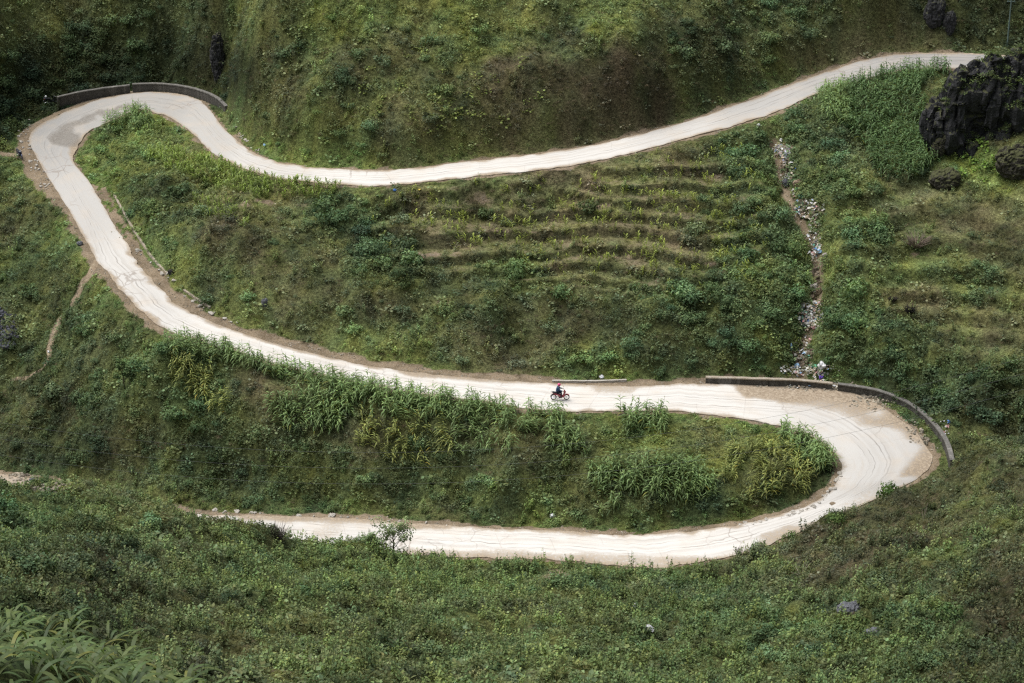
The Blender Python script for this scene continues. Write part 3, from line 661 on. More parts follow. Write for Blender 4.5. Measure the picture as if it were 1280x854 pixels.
# candidate points over the part of the hillside the photo (and a step aside) can see
def cand(density,y0=68.,y1=296.):
    n=int(density*(G1x-G0x-2)*(y1-y0)); x=G0x+1+RNG.random(n)*(G1x-G0x-2); y=y0+RNG.random(n)*(y1-y0); z=hz(x,y)
    px,py=project(x,y,z); k=(px>-330)&(px<1610)&(py>-70)&(py<930)
    x,y,z,px,py=[a[k] for a in (x,y,z,px,py)]
    s=bil(SLOPE,x,y); keep=RNG.random(len(x))<np.clip(np.sqrt(1+s*s)/1.9,.3,1)
    # view grazing: thin out what faces away
    return [a[keep] for a in (x,y,z,px,py)]
CANE_POLY=[(-60,785),(40,788),(110,806),(160,830),(225,858),(250,900),(-60,930)]
def off_road(x,y,margin=.25):
    px_,py_=project(x,y,hz(x,y)); return (bil(DIST,x,y)>margin)&~inpoly(px_,py_,CANE_POLY)
MAIZE_ZONES=[([(1018,118),(1035,108),(1065,98),(1110,84),(1175,77),(1188,92),(1162,100),(1150,112),(1165,165),(1182,190),(1165,212),(1140,228),(1100,228),(1085,190),(1050,160),(1030,150)],2.6,0),
 ([(205,424),(255,428),(300,436),(330,452),(440,480),(520,494),(560,498),(560,512),(440,505),(360,478),(300,460),(250,452),(215,448)],3.4,0),
 ([(215,450),(260,455),(270,500),(240,500),(205,480)],1.6,1),([(225,480),(290,500),(285,525),(235,510)],1.6,1),
 ([(330,500),(400,500),(445,500),(440,540),(380,545),(345,540)],2.6,0),([(380,480),(450,490),(450,510),(390,500)],2.6,0),
 ([(450,488),(560,494),(650,510),(700,518),(720,545),(660,545),(560,528),(460,525)],1.9,0),([(450,520),(560,525),(560,580),(520,590),(440,560)],.9,1),
 ([(560,520),(650,530),(640,570),(570,570)],.7,0),([(590,492),(645,496),(640,520),(590,515)],2.5,0),
 ([(735,590),(790,580),(850,582),(895,598),(897,625),(860,632),(800,622),(745,622)],2.8,0),([(775,514),(838,520),(835,545),(780,545)],3.0,0),([(680,535),(730,545),(725,570),(680,565)],2.0,0),
 ([(980,528),(1010,535),(1042,560),(1046,588),(1020,590),(990,570),(975,550)],3.6,0),([(910,560),(985,560),(1030,590),(1010,620),(930,630),(900,600)],1.3,1),
 ([(745,628),(775,628),(772,645),(750,642)],1.5,0),
 ([(125,143),(175,135),(190,148),(170,165),(130,165)],2.6,0),([(265,600),(330,600),(330,560),(270,560)],.0,0),([(195,560),(260,530),(280,600),(200,600)],.0,0)]
YOUNG_ZONES=[([(190,185),(240,196),(290,203),(320,212),(370,225),(425,230),(415,246),(360,250),(300,246),(260,235),(215,215),(180,195)],4.2,0),
 ([(240,245),(330,262),(300,290),(240,262)],.7,0)]
def zpts(zones,dens=11.0,jit=5):
    x,y,z,px,py=cand(dens); out=[];n=len(x)
    w=fbm(x/2.,y/2.,2)*jit; w2=fbm(x/2.+33,y/2.,2)*jit; take=np.zeros(n,bool); kind=np.zeros(n,int)
    r=RNG.random(n)
    for poly,d,k in zones:
        m=inpoly(px+w,py+w2,poly)&(r<d/dens*3.9)&(~take); take|=m; kind[m]=k
    take&=off_road(x,y,.35)
    return x[take],y[take],z[take],px[take],py[take],kind[take]
OBJ_REGIONS=[([(-200,-100),(290,-100),(290,150),(-200,240)],'on the dark slope behind the walled upper hairpin'),
 ([(290,-100),(860,-100),(860,180),(290,200)],'on the cut bank above the upper road'),
 ([(860,-100),(1500,-100),(1500,75),(860,160)],'above the far end of the road'),
 ([(90,130),(460,200),(460,480),(180,400)],'on the bank inside the left hairpin'),
 ([(460,190),(920,150),(920,350),(460,350)],'among the terraced field'),
 ([(460,350),(920,350),(920,480),(460,480)],'on the bank under the terraced field'),
 ([(920,100),(1130,100),(1110,480),(920,480)],'beside the litter-strewn gully'),
 ([(1110,100),(1500,100),(1500,600),(1110,480)],'on the hillside right of the gully'),
 ([(-200,200),(120,200),(230,640),(-200,600)],'on the slope below the left hairpin'),
 ([(200,420),(1060,500),(1060,660),(230,650)],'on the bank between the two lower roads'),
 ([(-300,560),(640,690),(640,1000),(-300,1000)],'on the near hillside, left half'),
 ([(640,690),(1500,400),(1500,1000),(640,1000)],'on the near hillside, right half')]
def region(px,py):
    for poly,t in OBJ_REGIONS:
        if inpoly(np.array([px]),np.array([py]),poly)[0]: return t
    return 'on the green hillside'

# --- low herbs
def density_keep(x,y,z,v,f): 
    return RNG.random(len(x))<f
herbs=protos(lambda i:herb(n=26+4*i,l=.15+.025*(i%3),h=.35+.12*(i%3)),5,'herb_clump',M_LI)
weeds=protos(lambda i:weed(.75+.15*i),4,'weed_stand',M_LI)
tufts=protos(lambda i:tuft(h=.38+.08*i,w=.026),4,'grass_tuft',M_LI)
broads=protos(lambda i:broad(),3,'creeper_clump',M_LI)
drys=protos(lambda i:dry(),3,'dry_tuft',M_LI)
shr=protos(lambda i:shrub(40+i,leafl=.15+.02*(i%3)),5,'shrub_bush',M_LI)
def nearcrop(p): return p
def bare_ok(x,y,r=.45): return bil(BARE,x,y)<r*RNG.random(len(x))+.15
x,y,z,px,py=cand(6.6); k=off_road(x,y,.3)&bare_ok(x,y); x,y,z,px,py=[a[k] for a in (x,y,z,px,py)]
v=veg(x,y,z); patch=fbm(x/4+70,y/4,3)
ter=bil(TERRID,x,y); tr=bil(TREAD,x,y); ri_=bil(RISER,x,y); f=np.clip(1.0-.95*v[:,1]+patch*.45,.06,1); f=np.where(tr>.5,f*.45,f)+np.where(ri_>.5,.35*(np.abs(ter-1)<.5),0); k=RNG.random(len(x))<f; x,y,z,v,tr,ri_=x[k],y[k],z[k],v[k],tr[k],ri_[k]
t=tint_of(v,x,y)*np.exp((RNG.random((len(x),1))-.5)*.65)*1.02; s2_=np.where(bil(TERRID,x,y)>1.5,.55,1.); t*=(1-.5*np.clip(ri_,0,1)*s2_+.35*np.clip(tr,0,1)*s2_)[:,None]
road_near=(bil(DIST,x,y)<2.2)
s=(.55+.75*RNG.random(len(x)))*(1+.5*v[:,2])*np.where(road_near,.6,1)
s*=1-.35*np.clip(v[:,1],0,1); t[road_near]*=np.array([1.15,1.3,1.0])
scatter('undergrowth','low leafy green undergrowth covering the whole hillside','undergrowth',np.stack([x,y,z-.03],1),s,t,herbs)
nherb=len(x)
x,y,z,px,py=cand(2.0); k=off_road(x,y,.9)&bare_ok(x,y); x,y,z,px,py=[a[k] for a in (x,y,z,px,py)]
v=veg(x,y,z); near=sstep(560,720,py)*(bil(DIST,x,y)>1); f=np.clip(.18+.5*near-.15*v[:,1]+fbm(x/3+20,y/3,3)*.45,.02,.8); k=RNG.random(len(x))<f; x,y,z,v=x[k],y[k],z[k],v[k]
t=tint_of(v,x,y)*np.exp((RNG.random((len(x),1))-.5)*.8)*np.array([.95,1.02,.85]); s=(.6+.75*RNG.random(len(x)))*(1+.25*sstep(600,720,project(x,y,z)[1]))
scatter('weeds','upright leafy weeds standing among the undergrowth','weeds',np.stack([x,y,z-.04],1),s,t,weeds,.2)
# --- grass
x,y,z,px,py=cand(4.2); k=off_road(x,y,.12)&bare_ok(x,y,.8); x,y,z=[a[k] for a in (x,y,z)]
v=veg(x,y,z); f=np.clip(.30+.35*v[:,1]+.3*v[:,3]-.25*v[:,2]+fbm(x/5,y/5,3)*.4,.05,.9); k=RNG.random(len(x))<f; x,y,z,v=x[k],y[k],z[k],v[k]
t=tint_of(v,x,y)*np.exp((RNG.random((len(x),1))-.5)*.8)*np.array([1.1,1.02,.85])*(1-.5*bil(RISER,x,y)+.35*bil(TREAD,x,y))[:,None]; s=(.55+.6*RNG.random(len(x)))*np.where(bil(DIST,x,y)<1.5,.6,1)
scatter('grass','tufts of short and mid height grass over the slopes and road verges','grass',np.stack([x,y,z-.02],1),s,t,tufts)
# --- dry grass where the slope is brown
x,y,z,px,py=cand(3.2); k=off_road(x,y,.3); x,y,z=[a[k] for a in (x,y,z)]
v=veg(x,y,z); tr=bil(TREAD,x,y)*(np.abs(bil(TERRID,x,y)-1)<.4); k=RNG.random(len(x))<np.clip(v[:,1]*1.0-.05+fbm(x/3,y/3,3)*.5+.35*tr,0,.9); x,y,z,v=x[k],y[k],z[k],v[k]
t=np.array([.27,.215,.135])*(.35+.75*v[:,0:1]+.35*RNG.random((len(x),1)))
scatter('dry_grass','brown dry grass on the bare banks and field terraces','dry grass',np.stack([x,y,z-.02],1),.45+.5*RNG.random(len(x)),t,drys)
# --- broad-leaved creeper
x,y,z,px,py=cand(3.0); k=off_road(x,y,.6)&bare_ok(x,y); x,y,z,px,py=[a[k] for a in (x,y,z,px,py)]
v=veg(x,y,z); w_=fbm(x/4,y/4,2)*14; zone=inpoly(px+w_,py+w_,[(450,75),(560,60),(660,70),(670,120),(640,160),(560,175),(470,160),(440,120)])
zone2=inpoly(px+w_,py+w_,[(1185,175),(1225,170),(1245,200),(1235,225),(1195,215)])
f=np.where(zone,.6*(fbm(x/1.6,y/1.6,2)>-.05),np.where(zone2,.95,.10*v[:,2]+.05)); k=RNG.random(len(x))<f; x,y,z,v,zone,zone2=x[k],y[k],z[k],v[k],zone[k],zone2[k]
t=tint_of(v,x,y)*(1.1+.5*(RNG.random((len(x),1))-.5)); t[zone]=np.array([.20,.24,.075])*(.65+.6*RNG.random((zone.sum(),1))); t[zone2]=np.array([.16,.25,.05])*(.8+.4*RNG.random((zone2.sum(),1)))
scatter('ground_creeper','broad leaved pale green creeper patches on the cut bank and shrub edges','creeper',np.stack([x,y,z],1),.7+.7*RNG.random(len(x)),t,broads)

# --- shrubs: the 300 that show largest are objects, the rest one mass
x,y,z,px,py=cand(.75); k=off_road(x,y,1.6)&bare_ok(x,y); x,y,z,px,py=[a[k] for a in (x,y,z,px,py)]
v=veg(x,y,z); f=np.clip(v[:,2]**1.5*1.15*(1+fbm(x/6+9,y/6,3)*1.2),.015,1)*np.where(bil(GD,x,y)<1.55,0,1); k=RNG.random(len(x))<f; x,y,z,px,py,v=[a[k] for a in (x,y,z,px,py,v)]
t=tint_of(v,x,y)*(1.1+.6*(RNG.random((len(x),1))-.5)); t*=.95; t[:,0]*=.86
s=(.42+1.15*RNG.random(len(x))**1.8)*(.75+.5*v[:,2]); s=np.minimum(s,np.maximum(.35,(bil(DIST,x,y)-.4)*.6))
infr=(px>0)&(px<1280)&(py>5)&(py<850)
dist=np.sqrt(x*x+y*y+(z-CAM_H)**2); show=s/dist*infr
order=np.argsort(-show); big=order[:270]; rest=order[270:]
scatter('shrubbery','mass of small and mid sized green shrubs covering the slopes','shrubbery',np.stack([x,y,z-.1],1)[rest],s[rest],t[rest],shr,.1)
shm=[shrub(60+i,n=520,leafl=.14+.02*(i%3)).mesh('shrub',M_LO) for i in range(6)]
def bias(tt):
    L=tt.mean(); g_=tt[1]/max(tt[0],1e-4)
    return ('dark green' if L<.055 else 'mid green' if L<.09 else 'light green') if g_>1.2 else ('dull brownish green')
for i in big:
    o=link('shrub',shm[i%6],loc=(x[i],y[i],z[i]-.12)); o.rotation_euler=(0,0,R()*6.28); q=s[i]; o.scale=(q,q,q*(.85+.4*R())); o.color=(*[float(c) for c in t[i]],1)
    sz='small' if q<.75 else 'mid sized' if q<1.05 else 'large'; rg=region(px[i],py[i])
    tag(o,f'{sz} {bias(t[i])} leafy shrub {rg}'[:110],'shrub',f'{sz} {bias(t[i])} shrubs {rg}')

# --- maize
mz=[maize(i,h=1.9+.3*(i%3)) for i in range(6)]; random.seed(5)
mzI=[bpy.data.objects.new('maize_stand',s_.mesh('maize_plant',M_CI)) for s_ in mz]; mzO=[s_.mesh('maize_plant',M_CO) for s_ in mz]
x,y,z,px,py,kd=zpts(MAIZE_ZONES); n=len(x)
t=np.array([.20,.29,.11])*(.7+.6*RNG.random((n,1)))*(1+.25*fbm(x/3,y/3,2)[:,None]); t[kd==1]=t[kd==1]*np.array([1.45,1.12,.9]); t[px>1060]*=np.array([.58,.66,.65])
s=.58+.38*RNG.random(n); s*=np.where(kd==1,.9,1)
dist=np.sqrt(x*x+y*y+(z-CAM_H)**2); order=np.argsort(-s/dist*((px>0)&(px<1280))); big=order[:290]; rest=order[290:]
print('maize',n,'herb',nherb)
scatter('maize_crop','stands of ripe green maize along the road edges and on the upper right slope','maize',np.stack([x,y,z-.05],1)[rest],s[rest],t[rest],mzI,.1)
for i in big:
    o=link('maize_plant',mzO[i%6],loc=(x[i],y[i],z[i]-.05)); o.rotation_euler=((R()-.5)*.2,(R()-.5)*.2,R()*6.28); o.scale=(s[i],)*3; o.color=(*[float(c) for c in t[i]],1)
    if px[i]>880 and py[i]<300: rg='in the upper right field beside the rock outcrop'
    elif px[i]>880: rg='in the stand beside the lower right hairpin'
    elif py[i]>575: rg='low on the bank between the lower roads'
    elif px[i]<330: rg='at the left end of the roadside bank'
    elif px[i]<560: rg='on the road edge left of the motorbike'
    else: rg='on the roadside bank below the motorbike'
    kk='yellowing' if kd[i]==1 else 'green'
    tag(o,f'{kk} maize plant with arching leaves {rg}','maize plant',f'{kk} maize plants {rg}')
# --- young yellow maize
ym=[maize(20+i,h=1.15+.15*(i%2),nl=7,L=.6,wd=.12,tassel=False,droop=1.0) for i in range(4)]
ymI=[bpy.data.objects.new('young_maize_stand',s_.mesh('young_maize',M_CI)) for s_ in ym]; ymO=[s_.mesh('young_maize',M_CO) for s_ in ym]
x1,y1,z1,px1,py1,k1=zpts(YOUNG_ZONES)
x,y,z,px,py=cand(5.0); w_=fbm(x/5,y/5,2)*16
m=inpoly(px+w_,py+w_*.6,[(470,240),(600,232),(760,212),(850,195),(905,180),(945,185),(952,215),(955,300),(940,340),(870,352),(820,345),(700,345),(620,330),(480,315),(465,280)])
m|=inpoly(px,py,[(820,360),(930,335),(960,345),(880,372),(740,372)])&(RNG.random(len(x))<.5)
q=z/.62+fbm(x/8,y/8,2)*1.3; row=(q-np.floor(q))<.34
m&=(row|((bil(TREAD,x,y)>.5)&(RNG.random(len(x))<.35)))&(RNG.random(len(x))<1.15*np.clip(.8+1.5*fbm(x/3+5,y/3,3),0,1.3))&off_road(x,y,.9)
x=np.concatenate([x1,x[m]]);y=np.concatenate([y1,y[m]]);z=np.concatenate([z1,z[m]]);px=np.concatenate([px1,px[m]]);py=np.concatenate([py1,py[m]]); n=len(x); n1_=len(x1)
t=np.array([.31,.36,.075])*(.7+.6*RNG.random((n,1))); t[:n1_]=t[:n1_]*np.array([.80,.90,1.0]); s=.52+.4*RNG.random(n)
dist=np.sqrt(x*x+y*y+(z-CAM_H)**2); order=np.argsort(-s/dist*((px>0)&(px<1280))); big=order[:290]; rest=order[290:]
print('young',n)
scatter('young_maize_crop','rows of short yellow green maize on the terraces and beside the upper road','young maize',np.stack([x,y,z-.03],1)[rest],s[rest],t[rest],ymI,.08)
for i in big:
    o=link('young_maize_plant',ymO[i%4],loc=(x[i],y[i],z[i]-.04)); o.rotation_euler=((R()-.5)*.15,(R()-.5)*.15,R()*6.28); o.scale=(s[i],)*3; o.color=(*[float(c) for c in t[i]],1)
    rg='in the strip edging the upper road' if i<n1_ else 'in the lower rows of the terraced field' if py[i]>290 else 'in the upper rows of the terraced field'
    tag(o,f'short yellow green maize plant {rg}','maize plant',f'young maize plants {rg}')
# --- tall cane grass in the near left corner
cn=[cane(i).mesh('cane_grass',M_CO) for i in range(4)]; random.seed(9)
poly=[(-60,770),(40,775),(120,795),(170,820),(235,850),(260,900),(-60,900)]
x,y,z,px,py=cand(.95,68,120); m=inpoly(px,py,poly); x,y,z,px,py=[a[m] for a in (x,y,z,px,py)]
print('cane',len(x))
for i in range(len(x)):
    o=link('cane_grass',cn[i%4],loc=(x[i],y[i],z[i]-.1)); o.rotation_euler=(0,0,R()*6.28); q=.8+.4*R(); o.scale=(q,q,q*(.9+.2*R())); k=.75+.5*R(); o.color=(.098*k,.138*k,.05*k,1)
    tag(o,'clump of tall cane grass with long arching blades in the lower left corner','cane grass','tall cane grass clumps in the lower left corner')
# ------------------------------------------------------------------ built things
class MB:
    def __init__(s): s.bm=bmesh.new()
    def box(s,c,size,rot=None,bev=0):
        r=bmesh.ops.create_cube(s.bm,size=1.0); vs=r['verts']; M=Matrix.Translation(Vector(c))@(rot.to_4x4() if rot else Matrix.Identity(4))@Matrix.Diagonal((*size,1))
        bmesh.ops.transform(s.bm,matrix=M,verts=vs)
        if bev: bmesh.ops.bevel(s.bm,geom=list({e for v in vs for e in v.link_edges}),offset=bev,segments=2,affect='EDGES',profile=.6)
        return s
    def tube(s,pts,r,n=8,closed=False):
        pts=[Vector(p) for p in pts]; rr=r if isinstance(r,(list,tuple)) else [r]*len(pts); rings=[]; m=len(pts)
        ref=Vector((0,0,1))
        for i,p in enumerate(pts):
            a=pts[(i-1)%m] if (i or closed) else p; b=pts[(i+1)%m] if (i<m-1 or closed) else p
            d=(b-a).normalized(); u=d.cross(ref)
            if u.length<.05: u=d.cross(Vector((0,1,0)))
            u.normalize(); v=u.cross(d)
            rings.append([s.bm.verts.new(p+(u*math.cos(2*math.pi*k/n)+v*math.sin(2*math.pi*k/n))*rr[i]) for k in range(n)])
        for i in range(m if closed else m-1):
            A_,B_=rings[i],rings[(i+1)%m]
            for k in range(n): s.bm.faces.new((A_[k],A_[(k+1)%n],B_[(k+1)%n],B_[k]))
        if not closed:
            s.bm.faces.new(rings[0][::-1]); s.bm.faces.new(rings[-1])
        return s
    def ring(s,c,R_,r,n=28,m=8): # torus in xz plane
        return s.tube([(c[0]+R_*math.cos(2*math.pi*k/n),c[1],c[2]+R_*math.sin(2*math.pi*k/n)) for k in range(n)],r,m,True)
    def prism(s,prof,y0,y1,taper=1.0,bev=.0):   # closed xz outline between y0 and y1
        a=[s.bm.verts.new((x,y0,z)) for x,z in prof]; b=[s.bm.verts.new((x,y1,z)) for x,z in prof]; f=[s.bm.faces.new(a),s.bm.faces.new(b[::-1])]
        for i in range(len(prof)): j=(i+1)%len(prof); s.bm.faces.new((a[j],a[i],b[i],b[j]))
        if bev: bmesh.ops.bevel(s.bm,geom=list({e for q in f for e in q.edges}),offset=bev,segments=2,affect='EDGES')
        return s
    def ball(s,c,size,rot=None,sub=2):
        r=bmesh.ops.create_icosphere(s.bm,subdivisions=sub,radius=1.0); M=Matrix.Translation(Vector(c))@(rot.to_4x4() if rot else Matrix.Identity(4))@Matrix.Diagonal((*size,1))
        bmesh.ops.transform(s.bm,matrix=M,verts=r['verts']); return s
    def build(s,name,m,parent=None,loc=None,smooth=False,noise=0,nsc=1.,seed=0):
        bmesh.ops.recalc_face_normals(s.bm,faces=s.bm.faces)
        if noise:
            s.bm.normal_update()
            for v in s.bm.verts: v.co+=v.normal*noise*(mnoise.noise(v.co*nsc+Vector((seed*7.3,seed,0)))+.5*mnoise.noise(v.co*nsc*2.3+Vector((0,seed*3.1,0))))
        me=bpy.data.meshes.new(name); s.bm.to_mesh(me); s.bm.free(); me.materials.append(m)
        if smooth: me.polygons.foreach_set('use_smooth',[True]*len(me.polygons))
        return link(name,me,parent,loc)
def copy_tree(o,parent=None):
    c=o.copy(); COL.objects.link(c); c.parent=parent
    for ch in list(o.children): copy_tree(ch,c)
    return c
# materials
def stone_mat(name,a,b_,moss=None,sc=1.2,mossamt=.5):
    m,nt,b=mat(name); geo=nt.nodes.new('ShaderNodeNewGeometry'); pos=geo.outputs['Position']
    n1=noise_(nt,pos,sc,6,.65); n2=noise_(nt,pos,sc*5,4,.6)
    mp=nt.nodes.new('ShaderNodeMapping'); mp.inputs['Scale'].default_value=(1.6,1.6,.22); nt.links.new(pos,mp.inputs[0]); st=noise_(nt,mp.outputs[0],1.3,5,.65)
    c=mixc(nt,ramp(nt,n2,.3,.7),a,b_); c=mixc(nt,math_(nt,'MULTIPLY',ramp(nt,st,.5,.75),.5),c,[min(.6,q*2.0) for q in b_])
    c=mixc(nt,ramp(nt,st,.2,.42),[q*.35 for q in a],c)
    if moss:
        sx=nt.nodes.new('ShaderNodeSeparateXYZ'); nt.links.new(geo.outputs['Normal'],sx.inputs[0])
        f=math_(nt,'ADD',sx.outputs[2],math_(nt,'MULTIPLY',math_(nt,'SUBTRACT',n1,.5),2.0)); c=mixc(nt,math_(nt,'MULTIPLY',ramp(nt,f,1-mossamt,1.3-mossamt),.85),c,moss)
    nt.links.new(c,b.inputs['Base Color']); b.inputs['Roughness'].default_value=.9; b.inputs['Specular IOR Level'].default_value=.12
    bp=nt.nodes.new('ShaderNodeBump'); bp.inputs['Strength'].default_value=.9; bp.inputs['Distance'].default_value=.12; nt.links.new(n2,bp.inputs['Height']); nt.links.new(bp.outputs[0],b.inputs['Normal'])
    return m
M_LIME=stone_mat('dark_limestone',(.022,.022,.023),(.052,.052,.054),(.085,.09,.04),1.0,.35)
M_MOSSY=stone_mat('mossy_rock',(.035,.033,.028),(.08,.072,.06),(.075,.08,.035),1.5,.7)
M_BLUE=stone_mat('blue_grey_rock',(.085,.088,.098),(.17,.175,.19),None,2)
M_STONE=stone_mat('pale_stone',(.36,.33,.28),(.58,.54,.48),None,4)
M_BROWNR=stone_mat('brown_rock',(.17,.12,.08),(.32,.25,.18),None,3)
M_WALLD=stone_mat('wall_masonry',(.045,.043,.038),(.13,.122,.108),(.06,.07,.035),2,.3)
M_WALLC=stone_mat('wall_coping',(.11,.105,.095),(.23,.22,.20),None,3)
M_WALLT=stone_mat('wall_coping_tan',(.30,.25,.19),(.46,.40,.32),None,3)
# ---- walls following the ground
def smooth_path(pp,step=.35):
    q=catmull(np.array(pp,float),16); s=np.concatenate([[0],np.cumsum(np.linalg.norm(np.diff(q,axis=0),axis=1))]); t=np.arange(0,s[-1],step)
    return np.stack([np.interp(t,s,q[:,i]) for i in range(3)],1)
def wall_strip(path,thick,h0,h1,m,name,parent,over=0.,nz=.03,seed=0):
    n=len(path); d=np.gradient(path[:,:2],axis=0); d/=np.linalg.norm(d,axis=1)[:,None]; nrm=np.stack([-d[:,1],d[:,0]],1)
    V_=[];F_=[]; hs=np.linspace(h0,h1,5)
    for i in range(n):
        for sgn in (-1,1):
            for hh in (hs if sgn<0 else hs[::-1]):
                w_=thick/2+over+nz*mnoise.noise(Vector((i*.6,hh*3,sgn*5+seed)))
                top=.04*mnoise.noise(Vector((i*.35,seed,1.3))) if hh==h1 else 0
                V_.append((path[i,0]+nrm[i,0]*w_*sgn,path[i,1]+nrm[i,1]*w_*sgn,path[i,2]+hh+top))
    k=10
    for i in range(n-1):
        for j in range(k): a=i*k+j; b_=i*k+(j+1)%k; F_.append((a,b_,b_+k,a+k))
    F_.append(tuple(range(k))); F_.append(tuple((n-1)*k+j for j in range(k))[::-1])
    me=mesh_np(name,V_,F_,[m]); return link(name,me,parent)
def px_path(pts,zf=None):
    out=[]
    for a,b_ in pts:
        g=G(a,b_); out.append((g.x,g.y,g.z if zf is None else zf(a)))
    return out
def parapet(name,pts,h,mats_,label,zs,thick=.3):
    pp=[P(a,b_,z) for (a,b_),z in zip(pts,zs)]; path=smooth_path(pp)
    t=empty(name,tuple(path[len(path)//2])); o=np.array(t.location); path=path-o
    wall_strip(path,thick,-1.2,h-.12,mats_[0],'masonry',t,seed=len(pts)); wall_strip(path,thick,h-.118,h,mats_[1],'coping',t,over=.05,nz=.015,seed=3)
    tag(t,label,'wall')
parapet('parapet_wall',[(72,129.5),(100,123),(130,118.3),(163,114.5)],.85,(M_WALLD,M_WALLC),'grey stone parapet, shorter left half around the upper hairpin',[7.5,7.6,7.7,7.8])
parapet('parapet_wall',[(166,113.8),(200,113.2),(232,117),(256,123.5),(273,132),(284,142.5)],.92,(M_WALLD,M_WALLC),'grey stone parapet, longer right half curving round the upper hairpin',[7.85,8.0,8.3,8.6,8.8,9.0])
parapet('parapet_wall',[(882,476.5),(920,477.5),(960,479),(1000,480.5),(1044,485)],.5,(M_WALLD,M_WALLT),'straight low wall with pale coping below the litter gully',[-.5,-.6,-.7,-.9,-1.1])
parapet('parapet_wall',[(1047,485.5),(1085,491),(1112,498.5),(1140,512),(1164,532),(1182,556),(1190,582)],.55,(M_WALLD,M_WALLC),'low weathered wall curving round the outside of the lower hairpin',[-1.1,-1.3,-1.45,-1.7,-2.0,-2.3,-2.6],.34)
def edging(pts,label,w_=.22,h=.16,m=M_WALLT):
    path=smooth_path(px_path(pts),.3); k=np.ones(7)/7; path[:,2]=np.convolve(np.pad(path[:,2],3,mode='edge'),k,'valid')
    o=path[len(path)//2].copy(); ob=wall_strip(path-o,w_,-.4,h,m,'concrete_edging',None,nz=.05,seed=int(pts[0][0])); ob.location=o; tag(ob,label,'edging')
edging([(143,245),(152,262),(165,285),(178,305),(192,325),(210,345)],'broken pale concrete gutter edge beside the long left road leg')
edging([(230,364),(245,375),(265,388)],'short pale gutter edge lower down the left road leg')
edging([(690,478),(735,478.5),(785,477)],'pale concrete lip on the verge right behind the motorbike',.25,.2,M_STONE)

# ---- rocks
def rock_mesh(name,blobs,m,loc,vox=.3,amp=.5,nsc=.5,flute=True,seed=0):
    b=MB()
    for c,sz in blobs: b.ball(c,sz,None,3)
    o=b.build('tmp',m); md=o.modifiers.new('r','REMESH'); md.mode='VOXEL'; md.voxel_size=vox
    dg=bpy.context.evaluated_depsgraph_get(); dg.update(); me=bpy.data.meshes.new_from_object(o.evaluated_get(dg)); bpy.data.objects.remove(o)
    bm=bmesh.new(); bm.from_mesh(me); bm.normal_update()
    for v in bm.verts:
        p=v.co.copy(); q=Vector((p.x,p.y,p.z*(.35 if flute else 1)))*nsc+Vector((seed*5.1,seed*2.7,0))
        r=1-abs(mnoise.noise(q*1.7))*2; r2=1-abs(mnoise.noise(q*4.1+Vector((4,0,0))))*2; f=mnoise.noise(p*nsc*.7+Vector((seed,9,2)))
        blk=mnoise.cell(p*nsc*1.9+Vector((f,f,0)))-.5
        v.co+=v.normal*amp*(.45*f-.4*max(0,r-.72)*3+.18*(r2-.5)+.12*blk)
    bm.to_mesh(me); bm.free(); me.name=name; me.materials.clear(); me.materials.append(m); return link(name,me,loc=loc)
g=Vector(P(1216,176,13.4))
o=rock_mesh('rock_outcrop',[((-3.6,.2,1.2),(2.3,2.2,3.9)),((-1.9,.5,3.0),(1.9,2.2,4.9)),((-.2,.3,4.8),(1.3,1.5,3.9)),((1.6,.8,4.4),(2.0,2.6,5.3)),((4.0,1.0,4.4),(2.4,3.0,5.4)),((6.3,2.0,5.0),(2.4,3.0,4.6)),((8.6,2.8,5.4),(2.8,3.0,4.3)),((11.5,3.6,5.6),(3.4,3.2,4.4)),((0,0.2,-1.6),(2.4,1.8,2.6)),((3,.3,0),(2.8,2,3.))],M_LIME,g,.22,1.9,.36,seed=2)
rock_main=o; tag(o,'big dark limestone outcrop with pale streaks beside the end of the upper road','rock outcrop')
def boulder(px,py,w_,h_,m,label,seed=1,deep=.3,name='boulder',lean=0,fl=False):
    g=G(px,py+h_*.35*.5); s=FPX/math.sqrt(g.x**2+g.y**2+(g.z-CAM_H)**2); W_=w_/s/2; H_=h_/s/2*1.08
    o=rock_mesh(name,[((-.3*W_,0,0),(W_*.75,W_*.7,H_*.9)),((.3*W_,.1*W_,H_*.15),(W_*.7,W_*.7,H_*.85)),((0,-.2*W_,-H_*.35),(W_*.85,W_*.6,H_*.7))],m,g+Vector((0,0,H_*(1-deep))),max(W_/9,.05),min(W_,H_)*.5,1.1/max(W_,.3),fl,seed)
    o.rotation_euler=(0,lean,0); tag(o,label,'rock'); return o
boulder(1177,190,20,42,M_MOSSY,'narrow leaning brown rock at the foot of the big outcrop',3,.2,lean=.55)
boulder(1181,229,40,24,M_MOSSY,'low dark mossy boulder below the leaning rock',4,.35)
boulder(1264,211,42,42,M_MOSSY,'round dark mossy boulder on the terraces under the outcrop',5,.3)
boulder(1249,157,26,30,M_MOSSY,'mossy boulder on the grass slope right under the outcrop',6,.4)
boulder(1063,765,32,20,M_BLUE,'lone blue grey rock on the near hillside',7,.3)
boulder(1090,792,22,10,M_BLUE,'flat pale rock half hidden below the blue grey rock',8,.5)
boulder(331,381,8,11,M_BLUE,'small grey rock on the bank inside the left hairpin',9,.3)
boulder(1017,364,10,13,M_STONE,'grey boulder in the middle of the litter gully',10,.3)
boulder(1023,367,7,11,M_BROWNR,'tan boulder touching the grey one in the gully',11,.3)
boulder(983,231,10,11,M_BLUE,'dark grey boulder in the upper litter gully',12,.2)
boulder(997,232,12,9,M_BROWNR,'brown boulder in the upper litter gully',13,.1)
boulder(1031,322,7,7,M_STONE,'grey stone under the white and blue bag in the gully',14,.2)
boulder(100,306,8,5,M_BLUE,'small slate coloured rock on the slope left of the road leg',15,.2)
